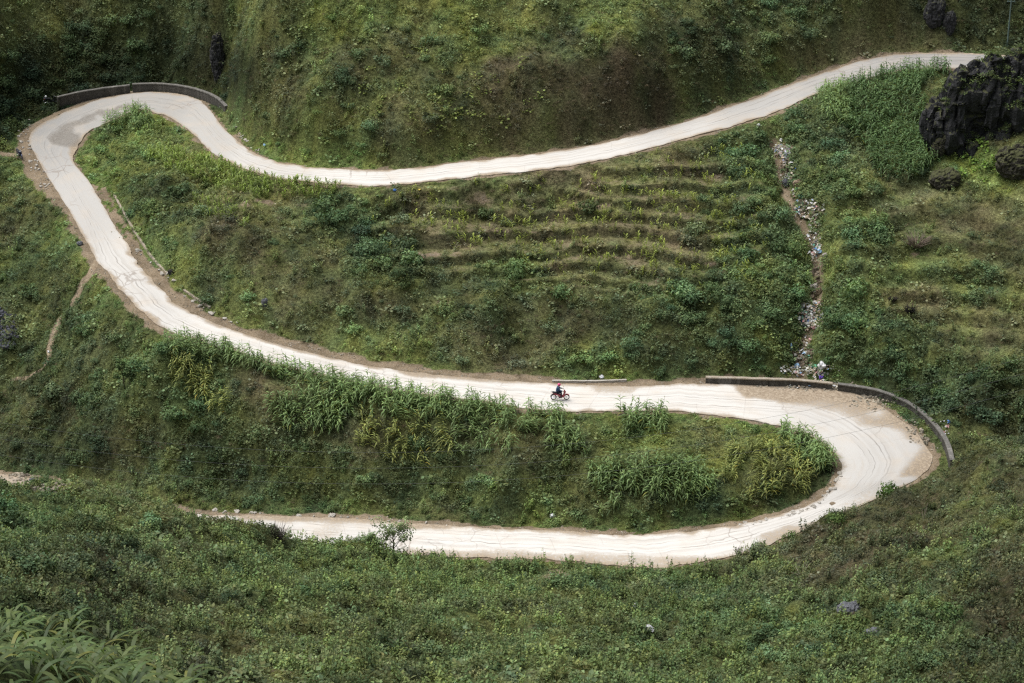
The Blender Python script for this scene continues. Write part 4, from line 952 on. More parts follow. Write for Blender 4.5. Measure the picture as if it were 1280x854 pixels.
boulder(214,343,8,7,M_LIME,'dark rock at the lower end of the broken gutter edge',16,.2)
boulder(1168,22,26,38,M_LIME,'dark rock face in the bushes above the end of the road',17,.35,'cliff_rock',fl=True)
boulder(1186,34,16,30,M_LIME,'narrow dark rock face above the road near the utility pole',18,.35,'cliff_rock',fl=True)
boulder(273,82,17,64,M_LIME,'tall dark rock face in the recess behind the upper hairpin wall',19,.45,'cliff_rock',fl=True)
boulder(40,601,8,4,M_BLUE,'grey boulder in the rubble at the far left end of the road',20,.2)
boulder(1106,612,6,4,M_BROWNR,'tan earth clod on the outer edge of the lower hairpin',21,.3)
# loose stones, one object each where they line the inner hairpin and the broken verge
sm=[]
for i in range(5):
    b=MB(); b.ball((0,0,0),(.20,.15,.11),None,2); o=b.build('stone',M_STONE,noise=.09,nsc=7,seed=i); sm.append(o.data); bpy.data.objects.remove(o)
random.seed(21)
def stones(pts,n,spread,group,label,sc=(.6,1.5)):
    for i in range(n):
        t=R()*(len(pts)-1); k=int(t); f=t-k; a=pts[k][0]*(1-f)+pts[k+1][0]*f+(R()-.5)*spread; b_=pts[k][1]*(1-f)+pts[k+1][1]*f+(R()-.5)*spread*.6
        g=G(a,b_); o=link('stone',sm[i%5],loc=(g.x,g.y,g.z+.05)); q=sc[0]+(sc[1]-sc[0])*R()**2; o.scale=(q,q*(.8+.5*R()),q); o.rotation_euler=(R()*.5,R()*.5,R()*6.28); tag(o,label,'stone',group)
stones([(1050,592),(1042,612),(1025,628),(1002,641),(975,648),(940,655),(915,660)],60,6,'stones lining the inner edge of the lower hairpin','pale loose stone lining the inner edge of the lower hairpin')
stones([(35,150),(28,172),(35,195),(48,215),(62,235)],34,16,'stones on the left hairpin verge','pale stone on the gravel verge outside the left hairpin')
stones([(160,300),(190,330),(215,352),(225,366),(265,392),(300,408)],24,7,'stones on the inner verge of the left road leg','pale stone on the dirt verge of the long left road leg')
stones([(262,640),(330,642),(420,646),(470,650),(560,658)],26,6,'stones on the upper verge of the lowest road','pale stone on the upper verge of the lowest road')
stones([(290,158),(305,175),(322,190)],12,8,'stones by the ditch right of the upper hairpin','stone by the ditch right of the upper hairpin')
# gravel on the bare verges
x,y,z,px,py=cand(9); k=(bil(BARE,x,y)>.45)&(bil(DIST,x,y)>-.3)&(RNG.random(len(x))<.55); x,y,z=x[k],y[k],z[k]
pb=Leaves(); 
def pebble(i):
    s_=Leaves(); random.seed(70+i)
    for j in range(5):
        c=Vector(((R()-.5)*.5,(R()-.5)*.5,0)); r=.03+.05*R()
        vs=[c+Vector((math.cos(q)*r*(.7+.5*R()),math.sin(q)*r*(.7+.5*R()),0)) for q in (0,1.2,2.5,3.8,5.1)]; a=len(s_.V); s_.V+=vs+[c+Vector((0,0,r*.8))]; s_.C+=[sh(1,.3,.05)]*6
        for q in range(5): s_.F.append((a+q,a+(q+1)%5,a+5))
    return s_
pbs=protos(pebble,4,'pebbles',M_LI)
scatter('gravel','loose gravel and pebbles on the dirt verges of the road','gravel',np.stack([x,y,z],1),.5+.9*RNG.random(len(x))**2,np.array([.36,.32,.27])*(.6+.8*RNG.random((len(x),1))),pbs,.1)
# grey scree and rubble patches
def spots(px0,py0,rx,ry,n):
    out=[]
    for i in range(n):
        a=R()*6.283;q=math.sqrt(R()); g=G(px0+math.cos(a)*q*rx,py0+math.sin(a)*q*ry); out.append((g.x,g.y,g.z))
    return out
q=spots(5,412,17,24,90)+spots(20,600,25,6,60)+spots(70,612,25,4,30)+spots(1000,484,60,6,220)+spots(1085,505,34,10,90)+spots(1145,545,12,20,25)
q=np.array(q); tt_=np.array([.40,.345,.27])*(.5+.8*RNG.random((len(q),1))); tt_[:90]=np.array([.12,.12,.14])*(.6+.7*RNG.random((90,1)))
def rubble(i):
    s_=Leaves(); random.seed(170+i)
    for j in range(4):
        c=Vector(((R()-.5)*.8,(R()-.5)*.8,0)); r=.08+.14*R()
        vs=[c+Vector((math.cos(u)*r*(.7+.5*R()),math.sin(u)*r*(.7+.5*R()),-.05)) for u in (0,1.2,2.5,3.8,5.1)]; vt=[c+Vector((math.cos(u)*r*.6,math.sin(u)*r*.6,r*(.5+.4*R()))) for u in (0,1.2,2.5,3.8,5.1)]
        a=len(s_.V); s_.V+=vs+vt; s_.C+=[sh(1,.3,.06)]*10
        for u in range(5): s_.F.append((a+u,a+(u+1)%5,a+5+(u+1)%5,a+5+u))
        s_.F.append((a+5,a+6,a+7,a+8,a+9))
    return s_
scatter('rubble','broken grey stone rubble at the road edges and left slope','rubble',q,.5+.8*RNG.random(len(q)),tt_,protos(rubble,4,'rubble_bits',M_LI),.2)

vs=[(rock_main.location+v.co,v.normal.copy()) for v in rock_main.data.vertices]; random.seed(77)
vs=[p_ for p_,n_ in vs if n_.z>.25 and n_.y<.5 and mnoise.noise(p_*.45)>(.06 if p_.x<rock_main.location.x+3 else -.2)]; random.shuffle(vs); vs=np.array([tuple(v) for v in vs[:900]])
scatter('rock_creeper','dark green creeper and herbs growing on ledges of the limestone outcrop','creeper',vs,.45+.5*RNG.random(len(vs)),np.array([.13,.17,.07])*(.5+.9*RNG.random((len(vs),1))),herbs+broads,.5)
# ---- litter
bagm=[]
for i in range(5):
    b=MB(); b.ball((0,0,.12),(.26,.2,.16),None,3); o=b.build('plastic_bag',M_STONE,noise=.16,nsc=4.5,seed=i+30); bagm.append(o.data); bpy.data.objects.remove(o)
def plastic(name,col): 
    m,nt,b=mat(name); tc=nt.nodes.new('ShaderNodeTexCoord'); f=noise_(nt,tc.outputs['Object'],9,3); nt.links.new(mixc(nt,f,[q*.7 for q in col],col),b.inputs['Base Color']); b.inputs['Roughness'].default_value=.45; return m
PL={'white':plastic('white_plastic',(.75,.75,.78)),'pale lavender':plastic('lavender_plastic',(.60,.58,.78)),'green':plastic('green_plastic',(.18,.50,.30)),'teal':plastic('teal_plastic',(.13,.42,.36)),'blue':plastic('blue_plastic',(.10,.24,.62)),
 'light blue':plastic('light_blue_plastic',(.35,.55,.78)),'purple':plastic('purple_plastic',(.22,.12,.60)),'cream':plastic('cream_plastic',(.62,.52,.38)),'pink':plastic('pink_plastic',(.65,.35,.38)),'yellow':plastic('yellow_plastic',(.7,.58,.12)),'black':plastic('black_plastic',(.03,.03,.035))}
random.seed(31)
def bag(px,py,c,sc,label,group=None,cat='plastic bag',name='plastic_bag',lift=0.):
    g=G(px,py); me=bagm[int(R()*5)].copy(); me.materials.clear(); me.materials.append(PL[c]); o=link(name,me,loc=(g.x,g.y,g.z+lift)); o.scale=(sc,sc*(.8+.4*R()),sc*(.8+.4*R())); o.rotation_euler=((R()-.5)*.6,(R()-.5)*.6,R()*6.28); tag(o,label,cat,group); return o
for i,(a,b_) in enumerate([(971,184),(974,186),(978,187),(981,189),(985,191),(988,193),(979,193),(983,196),(976,191),(986,196),(981,201)]):
    c='pale lavender' if i%3==1 else 'white'; bag(a,b_,c,.9+.5*R(),f'{c} plastic bag in the heap topping the gully',f'{c} bags in the topmost gully heap')
for a,b_ in [(984,221),(988,223),(991,222)]: bag(a,b_,'white',.9,'white plastic bag by the dark grey boulder in the upper gully','white bags by the grey gully boulder')
bag(992,240,'white',.8,'small white bag left of the green bag in the gully'); bag(997,240,'green',1.2,'bright green plastic bag below the brown gully boulder')
bag(1001,248,'teal',1.4,'teal green plastic bag, largest in the upper gully'); bag(998,255,'light blue',.9,'light blue bag just under the teal green one')
for i,(a,b_,c) in enumerate([(1003,258,'cream'),(1006,262,'white'),(1010,258,'white'),(1014,261,'cream'),(1018,258,'white'),(1013,268,'cream'),(1017,270,'white'),(1022,265,'cream'),(1005,268,'pink'),(1010,274,'cream'),(1022,272,'white'),(1018,284,'cream')]):
    bag(a,b_,c,.7+.4*R(),f'{c} plastic scrap in the mid gully heap',f'{c} scraps in the mid gully heap',cat='litter',name='plastic_scrap')
bag(1019,306,'white',.9,'white bag in the narrow part of the gully'); bag(1024,316,'light blue',.9,'blue and white bag low in the narrow gully')
for i,(a,b_,c) in enumerate([(1014,383,'white'),(1019,381,'white'),(1022,386,'cream'),(1013,388,'cream'),(1019,392,'blue'),(1024,394,'white'),(1028,396,'white'),(1014,397,'white'),(1009,400,'blue'),(1004,402,'light blue'),(1003,404,'blue'),(1011,403,'blue'),(1017,404,'cream'),(1021,408,'yellow'),(1018,412,'pink'),(1000,411,'cream'),(998,415,'white'),(1022,412,'white'),(1007,409,'white'),(1015,408,'pink')]):
    bag(a,b_,c,.7+.45*R(),f'{c} plastic scrap in the lowest gully heap above the wall',f'{c} scraps in the lowest gully heap',cat='litter',name='plastic_scrap')
o=bag(989,440,'light blue',.9,'light blue strip of plastic hanging in the bushes left of the gully',lift=.2); o.scale=(.4,.4,2.6)
bag(996,462,'light blue',1.5,'big pale blue bag lying behind the straight low wall'); bag(1018,462,'green',1.1,'green bag lying just behind the wall near the white one')
bag(1026,467,'white',1.7,'big crumpled white bag slumped over the wall top',lift=.35); o=bag(1027,477,'purple',1.0,'purple bag hanging down the front of the wall',lift=.2); o.scale=(.7,.7,1.6)
bag(1005,481,'white',1.0,'flat white bag on the road at the foot of the wall'); bag(990,482,'white',.6,'tiny white scrap on the road left of the flat white bag',cat='litter',name='plastic_scrap')
bag(1053,487,'light blue',.8,'light blue bag on the road at the right end of the straight wall')
bag(1186,529,'blue',.8,'small blue bag in the weeds outside the curved wall'); bag(1181,545,'white',.5,'white scrap beside the outer curved wall',cat='litter',name='plastic_scrap')
bag(331,183,'light blue',.8,'light blue bag in the ditch above the upper road'); bag(793,767,'white',1.1,'white scrap on the near hillside, upper one of two',lift=.45,cat='litter',name='plastic_scrap'); bag(811,795,'white',1.5,'white bag on the near hillside, lower one of two',lift=.4)
bag(690,648,'white',1.1,'white bag on the green verge above the lowest road'); bag(752,473,'white',.9,'white bag on the pale concrete lip behind the motorbike'); bag(493,239,'blue',.7,'blue bag in the top left of the terraced field')
bag(524,238,'yellow',.5,'tiny yellow scrap in the top of the terraced field',cat='litter',name='plastic_scrap'); bag(948,158,'white',.7,'white scrap just below the upper road above the gully',cat='litter',name='plastic_scrap')
bag(61,441,'white',.7,'white scrap at the bottom of the left footpath',cat='litter',name='plastic_scrap')
def bit(i):
    s_=Leaves(); random.seed(270+i)
    for j in range(4): s_.leaf(Vector(((R()-.5)*.5,(R()-.5)*.5,.06+.1*R())),rv()+Vector((0,0,1)),rv(),.10+.14*R(),.08+.1*R(),sh(1,.25,.1))
    return s_
q=[]
for a,b_,rx,ry,n_ in ((979,190,11,8,130),(1013,264,16,12,110),(1014,398,17,17,120),(1018,300,6,30,60),(1010,466,36,6,60),(1004,440,10,16,30),(987,213,8,14,50),(985,205,5,8,16),(987,223,9,5,25),(998,244,6,7,14),(1012,264,15,11,70),(1018,288,5,9,18),(1022,310,6,9,22),(1018,386,9,7,40),(1012,403,15,11,80),(1005,440,9,14,25),(1010,466,30,5,45),(1010,483,38,5,40),(1060,488,25,5,10),(1180,540,8,14,8)): q+=spots(a,b_,rx,ry,n_)
q=np.array(q); pal=np.array([(.75,.74,.76),(.70,.66,.62),(.6,.5,.4),(.35,.5,.72),(.12,.25,.6),(.62,.36,.36),(.3,.25,.2),(.45,.42,.38),(.75,.75,.78),(.2,.45,.35)])
scatter('litter','scattered small scraps of household litter down the gully and by the wall','litter',q+np.array([0,0,.1]),.9+1.2*RNG.random(len(q)),pal[RNG.choice(10,len(q),p=[.28,.18,.18,.04,.02,.05,.1,.1,.03,.02])],protos(bit,4,'litter_bits',M_LI),.5)
q=[]
for a,b_,rx,ry,n_ in ((985,210,7,14,30),(1010,262,14,14,30),(1018,300,5,18,25),(1020,350,5,18,25),(1003,445,14,16,50),(1017,366,7,8,10)): q+=spots(a,b_,rx,ry,n_)
q=np.array(q); scatter('gully_rubble','brown and grey stones lying in the bed of the gully','rubble',q,.5+.8*RNG.random(len(q)),np.array([.24,.19,.14])*(.5+.9*RNG.random((len(q),1))),protos(rubble,3,'stones',M_LI),.2)

# ---- footpaths
def path_strip(pts,w_,name='footpath'):
    c=smooth_path(px_path(pts),.3); c[:,2]=0; d=np.gradient(c[:,:2],axis=0); d/=np.linalg.norm(d,axis=1)[:,None]+1e-9; nr=np.stack([-d[:,1],d[:,0]],1); V_=[];F_=[]; k=5
    for i in range(len(c)):
        ww=w_*(1+.7*mnoise.noise(Vector((i*.25,pts[0][0],0))))
        for j in range(k):
            t=(j/(k-1)-.5)*ww; x_=c[i,0]+nr[i,0]*t; y_=c[i,1]+nr[i,1]*t; V_.append((x_,y_,float(hz(x_,y_))+.035*(1-abs(j-2)/2)+.012))
    for i in range(len(c)-1):
        for j in range(k-1): a=i*k+j; F_.append((a,a+1,a+1+k,a+k))
    tag(link(name,mesh_np(name,V_,F_,[M_PATH],True)),kind='structure')
M_PATH=stone_mat('path_earth',(.20,.145,.095),(.34,.27,.19),None,3)
path_strip([(122,326),(112,344),(102,356),(96,372),(90,380)],.75); path_strip([(75,398),(68,415),(63,430),(61,446)],.65); path_strip([(61,449),(52,462),(35,472),(12,476)],.35); path_strip([(-20,190),(0,192),(24,195)],1.0)
# ------------------------------------------------------------------ small trees and odd bushes
M_BARK=simple('bark',(.10,.075,.05),.9,0,.4,14)
def crown_leaves(n,blobs,leafl,seed):
    random.seed(seed); s=Leaves()
    for i in range(n):
        c,r=blobs[i%len(blobs)]; c=Vector(c); d=rv(); p=c+d*r*(.55+.5*R()); k=.55+.55*max(0,d.z+.3)  # upward leaves lighter, top light painted into the crown colour
        s.leaf(p,d*.5+rv()*.6+Vector((0,0,.5)),rv()+Vector((0,0,-.5)),leafl*(.6+.7*R()),leafl*(.45+.3*R()),sh(k,.3))
    return s
def off_slab(px,py):
    while True:
        g=G(px,py)
        if bil(DIST,g.x,g.y)>.35 or py>700+60: return g
        py+=1
def small_tree(px,py,h,w_,label,seed,col,limbs=6,name='small_tree',dens=520,leafl=.17):
    g=off_slab(px,py); t=empty(name,(g.x,g.y,g.z-.1)); random.seed(seed); b=MB(); tips=[]
    b.tube([(0,0,-.3),(.03,0,h*.3),(-.04,.03,h*.6),(.02,0,h*.86)],[.07,.055,.04,.015],7)
    for i in range(limbs):
        a=i*2.4+R(); z0=h*(.22+.5*i/limbs); L=w_*.5*(.65+.4*R())*(1-.3*i/limbs); e=Vector((math.cos(a)*L,math.sin(a)*L*.8,z0+h*(.2+.2*R()))); b.tube([(0,0,z0),(e.x*.5,e.y*.5,z0+(e.z-z0)*.65),tuple(e)],[.035,.022,.008],5); tips.append((tuple(e),w_*(.12+.06*R())))
        tips.append(((e.x*.6,e.y*.6,z0+(e.z-z0)*.75),w_*.10))
    tips.append(((0,0,h*.92),w_*.15)); b.build('trunk',M_BARK,t)
    o=link('crown',crown_leaves(int(dens*2.6),tips,leafl*1.1,seed+1).mesh('crown',M_LO),t); o.color=(*col,1); tag(t,label,'tree')
def bush(px,py,h,w_,label,seed,col):
    g=off_slab(px,py); o=link('bush',shm[seed%6],loc=(g.x,g.y,g.z-.15)); o.scale=(w_*.5,w_*.5,h/1.05); o.rotation_euler=(0,0,seed); o.color=(*col,1); tag(o,label,'bush')
GC=(.22,.29,.14)
small_tree(492,694,3.5,3.6,'slender young tree standing alone on the lower edge of the lowest road',5,(.24,.31,.15),11,dens=620)
small_tree(466,690,1.9,2.0,'low sapling left of the slender roadside tree',15,GC,5,dens=260)
small_tree(155,487,3.2,1.7,'upright little tree with a narrow crown on the left slope',25,(.12,.18,.075),7,dens=420)
bush(1110,619,2.0,2.3,'round green bush where the near hillside meets the lower hairpin',35,(.12,.19,.06))
bush(948,684,1.7,1.9,'compact dark green bush at the road edge below the lower hairpin',45,(.09,.155,.05))
bush(987,670,1.2,1.7,'low green bush right of the compact dark one at the road edge',55,(.12,.175,.06))
bush(1046,655,1.4,2.1,'wide green bush halfway round the outer edge of the lower hairpin',65,(.12,.18,.06))
bush(305,672,1.2,2.6,'spreading bright green bush at the left end of the visible lowest road',75,(.17,.22,.08))
bush(1180,775,2.0,3.0,'broad dark green bush on the near hillside at lower right',85,(.10,.155,.06))
bush(702,372,1.6,3.0,'broad green bush under the terraced field above the motorbike',95,(.13,.20,.085))
bush(735,262,1.7,3.2,'rounded dark bush in the middle of the terraced field',97,(.10,.13,.06))
bush(607,272,1.5,2.4,'dark bush in the upper left of the terraced field',98,(.10,.135,.06))
# bare twiggy things
def twigs(px,py,n,r,h,col,label,name,cat,seed):
    g=off_slab(px,py); random.seed(seed); b=MB()
    for i in range(n):
        a=R()*6.283;q=R()*r*.4; d=Vector((math.cos(a)*r*(.4+.7*R()),math.sin(a)*r*(.4+.7*R()),h*(.4+.7*R()))); p=Vector((math.cos(a)*q,math.sin(a)*q,0)); m_=p+d*.5+Vector(((R()-.5)*.2,(R()-.5)*.2,.1)); b.tube([p,m_,p+d],[.03,.022,.008],4)
    o=b.build(name,simple(name+'_wood',col,.9,0,.4,10),loc=(g.x,g.y,g.z-.05)); tag(o,label,cat)
twigs(1145,308,110,1.3,1.3,(.20,.155,.125),'heap of dead brushwood on the terraces right of the gully','brushwood_pile','brushwood',1)
twigs(347,674,60,.8,1.3,(.05,.042,.035),'dark leafless bush against the left end of the lowest road','bare_bush','bush',2)
twigs(926,688,50,.7,1.0,(.06,.05,.04),'dark twiggy bush at the road edge left of the compact green one','bare_bush','bush',3)
twigs(1137,392,160,.6,.7,(.03,.027,.022),'charred dark bush on the terraces, larger of two','burnt_bush','bush',4)
twigs(1116,378,110,.45,.5,(.04,.034,.026),'charred dark bush on the terraces, smaller of two','burnt_bush','bush',5)
twigs(1155,648,5,.3,1.4,(.42,.36,.27),'pale dead stalk standing on the near hillside at right','dead_stalk','dead plant',6)
twigs(1002,722,7,1.2,1.0,(.36,.31,.24),'thin pale dead branches on the brown part of the near hillside','dead_branch','dead plant',7)
# ------------------------------------------------------------------ utility pole and overhead cables
M_POLE=simple('pole_paint',(.14,.19,.17),.6); M_CABLE=simple('cable',(.13,.135,.13),.6)
g=G(1259,57); t=empty('utility_pole',tuple(g)); MB().tube([(0,0,-.5),(0,0,3),(0,0,5.4)],[.10,.085,.07],10).build('pole',M_POLE,t); b=MB(); b.box((0,0,5.1),(.9,.08,.08)); b.build('crossarm',M_POLE,t)
b=MB(); 
for s_ in (-.36,.36): b.tube([(s_,0,5.14),(s_,0,5.3)],[.04,.03],6)
b.build('insulators',M_POLE,t); tag(t,'thin green grey utility pole behind the rock outcrop at top right','utility pole')
for i,(dy,dz,lb) in enumerate(((0,0,'uppermost of three thin cables strung across the valley above the road'),(-1.1,-1.0,'middle of three thin cables strung across the valley above the road'),(-2.0,-2.1,'lowest of three thin cables strung across the valley above the road'))):
    # from the left slope to the right slope, hanging free in a shallow curve
    a=Vector((-60,186+dy,10+dz)); c_=Vector((62,196+dy,14.0+dz)); pts_=[]
    for k in range(49):
        f=k/48; p=a.lerp(c_,f); p.z-=4*f*(1-f)*10.5; pts_.append(p)
    o=MB().tube([p-pts_[0] for p in pts_],.009,5).build('overhead_cable',M_CABLE,loc=pts_[0]); tag(o,lb,'cable')

# ------------------------------------------------------------------ motorbikes
def paint(name,col,rough=.25):
    m=simple(name,col,rough,0,.06,3,.5); m.node_tree.nodes['Principled BSDF'].inputs['Coat Weight'].default_value=.5; return m
M_RED=paint('red_paint',(.34,.02,.05)); M_NAVY=paint('navy_paint',(.018,.026,.085)); M_BLK=paint('black_paint',(.02,.02,.024)); M_RUB=simple('rubber',(.018,.018,.02),.85); M_RIMW=simple('pale_alloy',(.62,.62,.64),.35,.3,.1); M_CHR=simple('chrome',(.5,.5,.52),.25,.9,.1)
M_SEAT=simple('black_vinyl',(.022,.022,.026),.5); M_ENG=simple('engine_grey',(.10,.10,.11),.45,.5); M_LENS=simple('lens',(.75,.76,.74),.15,0,.05,3,.6); M_TAIL=simple('tail_lens',(.5,.02,.01),.2)
def motorbike(name,label,loc,yaw,body_m,rim_m,lean=0):
    t=empty(name,loc,yaw); t.rotation_euler=(lean,0,yaw)
    for cx in (.62,-.60):
        w=empty('wheel',(cx,0,.29)); w.parent=t; MB().ring((0,0,0),.245,.042,32,8).build('tyre',M_RUB,w,smooth=True)
        b=MB(); b.ring((0,0,0),.205,.014,28,6); b.tube([(0,-.05,0),(0,.05,0)],.045,12)
        for k in range(10):
            a=k*math.pi/5; b.tube([(math.cos(a)*.04,(-1)**k*.02,math.sin(a)*.04),(math.cos(a)*.205,0,math.sin(a)*.205)],.009,4)
        b.build('rim',rim_m,w)
    b=MB(); b.prism([(.30,.30),(.40,.34),(.44,.55),(.50,.72),(.47,.96),(.40,1.0),(.36,.92),(.36,.62),(.28,.44),(.20,.34)],-.17,.17,bev=.03)         # leg shield and nose
    b.prism([(.36,.46),(.30,.36),(-.05,.33),(-.18,.50),(-.62,.66),(-.72,.78),(-.30,.74),(-.04,.60),(.12,.50)],-.12,.12,bev=.03)            # underbone and side panels
    b.prism([(.50,.72),(.56,.86),(.47,1.0),(.40,.98),(.42,.78)],-.10,.10,bev=.02); b.build('body',body_m,t)
    b=MB(); 
    fp=[(.62+.33*math.cos(a),.29+.33*math.sin(a)) for a in [math.radians(q) for q in range(35,166,13)]]; fi=[(.62+.30*math.cos(a),.29+.30*math.sin(a)) for a in [math.radians(q) for q in range(165,34,-13)]]
    b.prism(fp+fi,-.06,.06); b.build('front_fender',body_m,t)
    b=MB(); fp=[(-.60+.34*math.cos(a),.29+.34*math.sin(a)) for a in [math.radians(q) for q in range(40,171,13)]]; fi=[(-.60+.31*math.cos(a),.29+.31*math.sin(a)) for a in [math.radians(q) for q in range(170,39,-13)]]; b.prism(fp+fi,-.07,.07); b.build('rear_fender',M_BLK,t)
    b=MB(); b.prism([(-.02,.72),(.0,.78),(-.30,.82),(-.66,.86),(-.74,.84),(-.70,.77),(-.35,.72)],-.13,.13,bev=.03); b.build('seat',M_SEAT,t)
    b=MB(); b.tube([(.55,.09,.29),(.44,.09,.72)],.025,8); b.tube([(.55,-.09,.29),(.44,-.09,.72)],.025,8); b.build('fork',M_CHR,t)
    b=MB(); b.tube([(.28,-.34,1.0),(.36,-.18,1.03),(.40,0,1.0),(.36,.18,1.03),(.28,.34,1.0)],.016,8); b.build('handlebar',M_BLK,t)
    for s_ in (-1,1):
        b=MB(); b.tube([(.33,s_*.24,1.02),(.35,s_*.28,1.22)],.007,5); b.ball((.35,s_*.29,1.26),(.02,.06,.04),None,2); b.build('mirror',M_BLK,t)
        MB().tube([(.31,s_*.25,1.015),(.275,s_*.37,.995)],.022,8).build('grip',M_RUB,t)
        MB().tube([(.12,s_*.10,.30),(.12,s_*.27,.29)],.018,6).build('footrest',M_RUB,t)
    MB().ball((.50,0,.93),(.05,.09,.06),None,2).build('headlight',M_LENS,t,smooth=True); MB().ball((-.76,0,.74),(.03,.08,.04),None,2).build('tail_light',M_TAIL,t,smooth=True)
    b=MB(); b.box((.02,0,.33),(.34,.2,.18),bev=.03); b.tube([(.14,0,.32),(.26,0,.36)],.07,10); b.tube([(-.60,.07,.29),(-.05,.07,.33)],.025,6); b.build('engine',M_ENG,t)
    b=MB(); b.tube([(.12,-.10,.26),(-.15,-.13,.22),(-.35,-.15,.27),(-.82,-.15,.36)],[.02,.02,.045,.05],10); b.build('exhaust',M_CHR,t,smooth=True)
    b=MB()
    for s_ in (-.10,.10): b.tube([(-.55,s_,.85),(-.86,s_,.90),(-.88,s_*.4,.90)],.012,6)
    b.tube([(-.70,-.10,.87),(-.70,.10,.87)],.012,6); b.tube([(-.80,-.10,.89),(-.80,.10,.89)],.012,6); b.build('rack',M_CHR,t); MB().box((-.85,0,.52),(.012,.17,.14)).build('number_plate',M_LENS,t)
    MB().tube([(-.05,.10,.28),(-.10,.24,.0)],.014,6).build('side_stand',M_CHR,t)
    tag(t,label,'motorbike'); return t
def road_z(x_,y_):
    d=np.hypot(RA[:,0]+RB[:,0]-2*x_,RA[:,1]+RB[:,1]-2*y_); return float(RA[np.argmin(d),2])+.02
BP=Vector(P(700,499,0.02)); BP.z=road_z(BP.x,BP.y)+.01
k=int(np.argmin(np.hypot(RA[:,0]-BP.x,RA[:,1]-BP.y))); dv_=RA[min(k+6,rn-1)]-RA[max(k-6,0)]; yaw=math.atan2(dv_[1],dv_[0]); 
if math.cos(yaw)<0: yaw+=math.pi
BS=1.0
motorbike('motorbike','red motorbike with pale wheels ridden along the middle road',tuple(BP),yaw,M_RED,M_RIMW)
g=G(64,130.5); motorbike('motorbike','dark motorbike parked at the left end of the upper hairpin wall',(g.x,g.y,g.z+.02),.35,M_BLK,M_CHR,.12)
b=MB(); b.ball((0,0,0),(.14,.12,.13),None,3); hb=b.build('helmet',simple('white_shell',(.8,.8,.82),.25),loc=(0,0,0),smooth=True); yy=.35
hb.location=(g.x-.55*math.cos(yy)+0,g.y-.55*math.sin(yy),g.z+1.02); tag(hb,'white helmet resting on the seat of the motorbike by the wall','helmet')
g=G(25.5,198); motorbike('motorbike','dark blue motorbike parked beside the short path left of the upper hairpin',(g.x,g.y,g.z+.02),-1.05,M_NAVY,M_CHR,.12)

# ------------------------------------------------------------------ rider
def skin(name,verts,edges,m,parent,sub=2,root=0):
    me=bpy.data.meshes.new(name); me.from_pydata([v[:3] for v in verts],edges,[]); o=bpy.data.objects.new(name,me); COL.objects.link(o)
    o.modifiers.new('s','SKIN'); 
    for i,v in enumerate(verts): r=v[3]; r=r if isinstance(r,tuple) else (r,r); me.skin_vertices[0].data[i].radius=r; me.skin_vertices[0].data[i].use_root=(i==root)
    sb=o.modifiers.new('u','SUBSURF'); sb.levels=sub; sb.render_levels=sub
    dg=bpy.context.evaluated_depsgraph_get(); dg.update(); m2=bpy.data.meshes.new_from_object(o.evaluated_get(dg)); bpy.data.objects.remove(o)
    m2.name=name; m2.materials.clear(); m2.materials.append(m); m2.polygons.foreach_set('use_smooth',[True]*len(m2.polygons)); return m2
rider=empty('person',tuple(BP),yaw)
M_SKIN=simple('skin',(.42,.25,.17),.6,0,.08); M_JK=simple('blue_jacket_cloth',(.03,.065,.13),.85,0,.25,12); M_TR=simple('dark_trousers',(.012,.014,.028),.9); M_PK=simple('pink_shell',(.72,.10,.26),.25,0,.05,4,.5); M_SC=simple('red_scarf',(.32,.02,.05),.8); M_SH=simple('dark_shoe',(.02,.018,.018),.6)
# joints (x forward, y left, z up); seated on the saddle, hands on the grips, feet on the rests
Vt=[(-.26,0,.86,(.15,.13)),(-.25,0,1.02,(.14,.11)),(-.21,0,1.20,(.16,.12)),(-.17,0,1.34,(.12,.09)),(-.145,0,1.40,.07),(-.12,0,1.46,.07),(-.10,0,1.53,(.085,.10)),(-.095,0,1.61,(.075,.09))]
Ed=[(0,1),(1,2),(2,3),(3,4),(4,5),(5,6),(6,7)]
def add(vs,es,v,par): vs.append(v); es.append((par,len(vs)-1)); return len(vs)-1
arms=[];legs=[]
for s_ in (-1,1):
    a=add(Vt,Ed,(-.17,s_*.17,1.33,.06),3); a=add(Vt,Ed,(-.02,s_*.27,1.12,.045),a); a=add(Vt,Ed,(.20,s_*.31,1.06,.032),a); h=add(Vt,Ed,(.265,s_*.315,1.045,(.035,.022)),a)
    l=add(Vt,Ed,(-.20,s_*.10,.84,.09),0); l=add(Vt,Ed,(.14,s_*.17,.80,.062),l); l=add(Vt,Ed,(.08,s_*.19,.46,.045),l); l=add(Vt,Ed,(.07,s_*.20,.35,.035),l); l=add(Vt,Ed,(.20,s_*.20,.325,.032),l)
body=skin('person_body',Vt,Ed,M_SKIN,rider); bm=bmesh.new(); bm.from_mesh(body)
# fingers curled round the grips, thumb below
for s_ in (-1,1):
    for f in range(4):
        y_=s_*(.285+.021*f); L=[.9,1.,.95,.75][f]
        me2=skin('finger',[(.27,y_,1.045,.010),(.27+.035*L,y_,1.04,.0095),(.27+.048*L,y_,1.0+.012*(1-L),.009),(.27+.030*L,y_,.975,.008)],[(0,1),(1,2),(2,3)],M_SKIN,None,1); bm.from_mesh(me2)
    me2=skin('thumb',[(.25,s_*.285,1.03,.012),(.262,s_*.268,1.0,.011),(.285,s_*.262,.978,.0095)],[(0,1),(1,2)],M_SKIN,None,1); bm.from_mesh(me2)
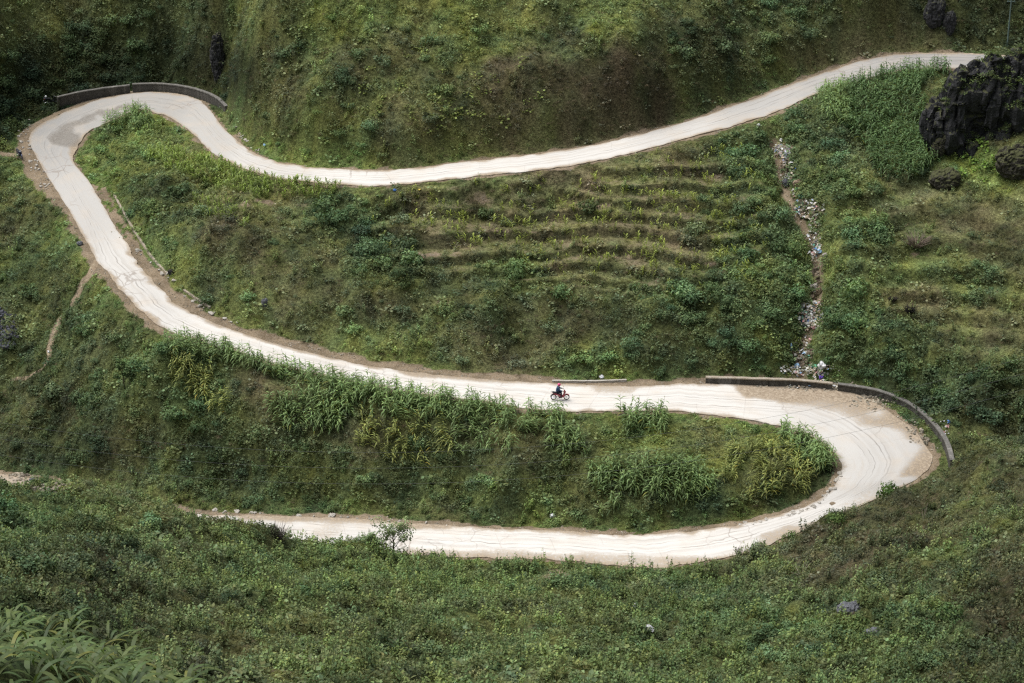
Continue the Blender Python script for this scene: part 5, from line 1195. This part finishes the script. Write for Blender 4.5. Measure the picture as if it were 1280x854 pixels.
# nose, ears
for c,sz in (((.005,0,1.55),(.022,.014,.02)),((-.10,.088,1.55),(.02,.012,.032)),((-.10,-.088,1.55),(.02,.012,.032))):
    r=bmesh.ops.create_icosphere(bm,subdivisions=2,radius=1); bmesh.ops.transform(bm,matrix=Matrix.Translation(c)@Matrix.Diagonal((*sz,1)),verts=r['verts'])
bm.to_mesh(body); bm.free(); link('body',body,rider)
J=[(-.26,0,.88,(.20,.18)),(-.25,0,1.02,(.195,.175)),(-.21,0,1.20,(.205,.175)),(-.17,0,1.35,(.135,.11)),(-.14,0,1.42,.095)]; JE=[(0,1),(1,2),(2,3),(3,4)]
for s_ in (-1,1):
    a=add(J,JE,(-.17,s_*.18,1.33,.09),3); a=add(J,JE,(-.02,s_*.275,1.12,.078),a); a=add(J,JE,(.19,s_*.31,1.065,.055),a); a=add(J,JE,(.235,s_*.313,1.055,.042),a)
link('jacket',skin('jacket',J,JE,M_JK,rider),rider)
T=[(-.26,0,.84,(.16,.14))]; TE=[]
for s_ in (-1,1):
    l=add(T,TE,(-.20,s_*.10,.83,.105),0); l=add(T,TE,(.14,s_*.17,.80,.078),l); l=add(T,TE,(.08,s_*.19,.46,.06),l); l=add(T,TE,(.07,s_*.20,.385,.055),l)
link('trousers',skin('trousers',T,TE,M_TR,rider),rider)
for s_ in (-1,1): link('shoe',skin('shoe',[(.03,s_*.20,.33,(.04,.035)),(.12,s_*.20,.325,(.042,.035)),(.22,s_*.20,.318,(.036,.026))],[(0,1),(1,2)],M_SH,rider),rider)
b=MB(); b.ball((-.105,0,1.605),(.15,.135,.13),None,3); b.box((.03,0,1.61),(.09,.16,.012),bev=.004); b.build('helmet',M_PK,rider,smooth=True)
b=MB(); b.ball((-.085,0,1.50),(.115,.11,.075),None,3); b.build('scarf',M_SC,rider,smooth=True)
tag(rider,'person in a pink helmet, red scarf and dark blue jacket riding the red motorbike','person')
# ------------------------------------------------------------------ render options
SC.render.engine='CYCLES'; cy=SC.cycles; cy.max_bounces=4; cy.diffuse_bounces=2; cy.glossy_bounces=1; cy.transmission_bounces=2; cy.transparent_max_bounces=2
cy.use_denoising=False; cy.use_adaptive_sampling=False; cy.sample_clamp_indirect=4
SC.cycles.pixel_filter_type='BLACKMAN_HARRIS'; SC.cycles.filter_width=1.3
